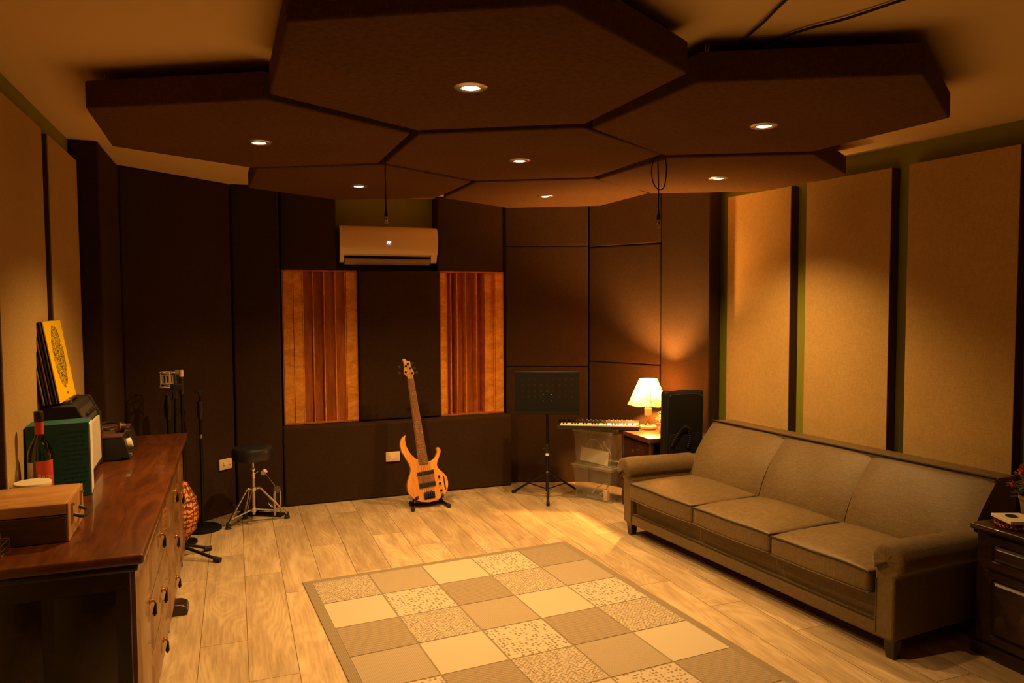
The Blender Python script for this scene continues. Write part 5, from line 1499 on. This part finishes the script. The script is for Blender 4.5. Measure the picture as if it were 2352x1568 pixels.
for i in range(len(P_) - 1):
    d = (P_[i + 1] - P_[i]).normalized(); s_ = Vector((0.0, -0.35, 0.0)) * 0 + d.cross(Vector((0, 1, 0))).normalized() * 0.014
    m.add([P_[i] - s_, P_[i] + s_, P_[i + 1] + s_, P_[i + 1] - s_], [(0, 1, 2, 3)])
ho = obj('carry_strap', m, M['nylon'], t)
so = ho.modifiers.new('thickness', 'SOLIDIFY'); so.thickness = 0.004

# ------------------------------------------------------------------ dresser at the right edge
t = thing('dresser', 'dark carved wooden dresser at the right picture edge, beside the sofa arm', 'dresser', (2.935, 2.215, 0), R(0))
DL = 0.95; DD = 0.40; DH = 0.56
obj('top', MB().soft(-0.020, DD, -DL - 0.02, 0.015, DH - 0.026, DH, 0.008, 2), M['dark_wood'], t)
obj('body', MB().box(0.010, DD - 0.01, -DL, 0.0, 0.055, DH - 0.0265), M['dark_wood'], t, 0.003)
obj('plinth', MB().soft(-0.006, DD - 0.01, -DL - 0.01, 0.008, 0.0, 0.0545, 0.006, 2), M['dark_wood'], t)
def face2(y0, y1, z0, z1):
    m = MB()
    e, f = 0.030, 0.014
    X0, X1, X2 = 0.0095, -0.004, -0.010
    vs = [(X0, y0, z0), (X0, y1, z0), (X0, y1, z1), (X0, y0, z1), (X1, y0, z0), (X1, y1, z0), (X1, y1, z1), (X1, y0, z1),
          (X1, y0 + e, z0 + e), (X1, y1 - e, z0 + e), (X1, y1 - e, z1 - e), (X1, y0 + e, z1 - e),
          (0.004, y0 + e + .005, z0 + e + .005), (0.004, y1 - e - .005, z0 + e + .005), (0.004, y1 - e - .005, z1 - e - .005), (0.004, y0 + e + .005, z1 - e - .005),
          (X2, y0 + e + f + .01, z0 + e + f + .005), (X2, y1 - e - f - .01, z0 + e + f + .005), (X2, y1 - e - f - .01, z1 - e - f - .005), (X2, y0 + e + f + .01, z1 - e - f - .005)]
    fs = [(0, 1, 5, 4)[::-1], (1, 2, 6, 5)[::-1], (2, 3, 7, 6)[::-1], (3, 0, 4, 7)[::-1]]
    for a in (4, 8, 12):
        for i in range(4):
            j = (i + 1) % 4
            fs.append((a + i, a + 4 + i, a + 4 + j, a + j))
    fs.append((16, 19, 18, 17))
    return m.add(vs, fs)
for y1, y0 in ((-0.045, -0.455), (-0.475, -0.90)):
    dr = obj('drawer', face2(y0, y1, 0.385, 0.520), M['dark_wood'], t)
    obj('knob', MB().lathe([(0.005, 0), (0.005, 0.008), (0.011, 0.014), (0.010, 0.020), (0.001, 0.023)], seg=14, M4=Matrix.Translation((-0.010, (y0 + y1) / 2, 0.452)) @ Matrix.Rotation(-PI / 2, 4, 'Y')), M['brass'], dr)
    dr = obj('door', face2(y0, y1, 0.070, 0.370), M['dark_wood'], t)
    obj('knob', MB().lathe([(0.005, 0), (0.005, 0.008), (0.010, 0.013), (0.001, 0.020)], seg=14, M4=Matrix.Translation((-0.008, y0 + 0.02, 0.25)) @ Matrix.Rotation(-PI / 2, 4, 'Y')), M['brass'], dr)
    obj('carved_lozenge', MB().prism([(-0.07, 0), (0, -0.045), (0.07, 0), (0, 0.045)], 0, 0.006, M4=Matrix.Translation((-0.0102, (y0 + y1) / 2, 0.22)) @ Matrix.Rotation(-PI / 2, 4, 'Y')), M['dark_wood'], dr, 0.002)
t = thing('potted_flowers', 'clay pot of orange blossoms at the right picture edge, on the dresser', 'potted flowers', (3.195, 2.150, DH + 0.0005), 0)
obj('pot', MB().lathe([(0.040, 0.0), (0.043, 0.004), (0.054, 0.085), (0.058, 0.088), (0.059, 0.102), (0.054, 0.103), (0.050, 0.090)], seg=30), M['terracotta'], t)
rnd = random.Random(5)
m = MB(); m2 = MB()
for k in range(26):
    a = rnd.uniform(0, 2 * PI); rr_ = rnd.uniform(0.0, 0.085); z = 0.190 + rnd.uniform(-0.03, 0.05) - rr_ * 0.25
    c = (rr_ * math.cos(a), rr_ * math.sin(a), z)
    m2.tube([(0, 0, 0.085), (c[0] * .5, c[1] * .5, 0.09 + (z - .09) * .6), c], 0.0014, 5)
    blossom(c, rnd.uniform(0.017, 0.026), 34, m, rnd)
for k in range(70):
    a = rnd.uniform(0, 2 * PI); z = rnd.uniform(0.10, 0.165)
    d = Vector((math.cos(a), math.sin(a), rnd.uniform(-.3, .5))).normalized()
    p = Vector((0.02 * math.cos(a), 0.02 * math.sin(a), z)); s_ = d.cross(Vector((0, 0, 1))).normalized() * 0.009
    L_ = rnd.uniform(0.05, 0.075)
    m2.add([p, p + d * L_ * .5 + s_, p + d * L_, p + d * L_ * .5 - s_], [(0, 1, 2, 3)])
obj('blossoms', m, M['flower_o'], t)
obj('stems_and_leaves', m2, M['leaf'], t)
t = thing('book', 'cream covered book ringed by dried flowers, lying on the dresser edge', 'book', (2.995, 2.195, DH + 0.026), R(-22))
obj('cover', MB().box(0, 0.12, -0.13, 0, 0, 0.014), M['cream'], t, 0.002)
obj('dark_emblem', MB().lathe([(0.022, 0.0145), (0.022, 0.018), (0.001, 0.019)], (0.05, -0.055, 0), 16), M['black'], t)
m = MB(); m2 = MB()
t = thing('dried_flower_wreath', 'flat wreath of dried orange and red flowers under the cream book', 'wreath', (2.995, 2.195, DH + 0.0005), R(-22))
for k in range(30):
    a = 2 * PI * k / 30
    c = (0.058 + 0.066 * math.cos(a) * 1.05, -0.065 + 0.072 * math.sin(a), 0.0085)
    blossom(c, rnd.uniform(0.010, 0.014), 14, m if k % 3 else m2, rnd)
obj('orange_blossoms', m, M['flower_o'], t)
obj('red_blossoms', m2, M['sl_red'], t)

# ------------------------------------------------------------------ cables
def xlr(parent, x, y, z):
    obj('strain_relief', MB().lathe([(0.0035, 0.0), (0.0045, -0.018), (0.0085, -0.030), (0.0092, -0.048)], (x, y, z), 14), M['black'], parent)
    obj('connector', MB().lathe([(0.0090, -0.0485), (0.0095, -0.052), (0.0095, -0.070), (0.0085, -0.0715), (0.0095, -0.073), (0.0095, -0.088), (0.001, -0.0885)], (x, y, z), 16), M['chrome'], parent)
t = thing('microphone_cable', 'black cable hanging from the ceiling panels before the air conditioner', 'cable', (0.734, 3.768, 0), 0, 'hanging microphone cables')
obj('cord', MB().tube(catmull([(0.03, 0.0, CEIL), (0.006, 0, 2.30), (0, 0, 2.22), (0, 0.0, 2.08), (0.001, 0, 1.986)], 6), 0.0032, 8), M['rubber'], t)
xlr(t, 0.001, 0, 1.988)
t = thing('microphone_cable', 'black cable with a hanging loop, dropping from ceiling panels left of the sofa', 'cable', (1.947, 3.155, 0), 0, 'hanging microphone cables')
loop = [(0.030, -0.01, CEIL), (0.030, -0.012, 2.22), (0.040, -0.010, 2.14), (0.030, -0.008, 2.065), (0.004, -0.006, 2.045), (-0.026, -0.004, 2.070), (-0.037, 0, 2.12), (-0.028, 0.004, 2.18), (-0.003, 0.006, 2.205), (0.001, 0.004, 2.16), (0.002, 0.0, 2.06), (0.003, 0, 1.948)]
obj('cord', MB().tube(catmull(loop, 6), 0.0030, 8), M['rubber'], t)
xlr(t, 0.003, 0, 1.950)
c1 = tag(obj('ceiling_cable', MB().tube(catmull([(1.40, 1.40, CEIL - .006), (1.46, 1.69, CEIL - .008), (1.51, 1.86, CEIL - .012), (1.56, 2.02, CEIL - .010), (1.70, 2.35, CEIL - .006)], 6), 0.0042, 8), M['rubber'], None), 'shorter black cable running along ceiling above upper right hexagon, left of the pair', 'cable', 'ceiling cables')
c2 = tag(obj('ceiling_cable', MB().tube(catmull([(1.86, 1.35, CEIL - .006), (1.78, 1.58, CEIL - .008), (1.73, 1.75, CEIL - .010), (1.66, 1.93, CEIL - .010), (1.63, 2.3, CEIL - .006)], 6), 0.0042, 8), M['rubber'], None), 'longer black cable on the ceiling, right of the pair above upper right hexagon', 'cable', 'ceiling cables')
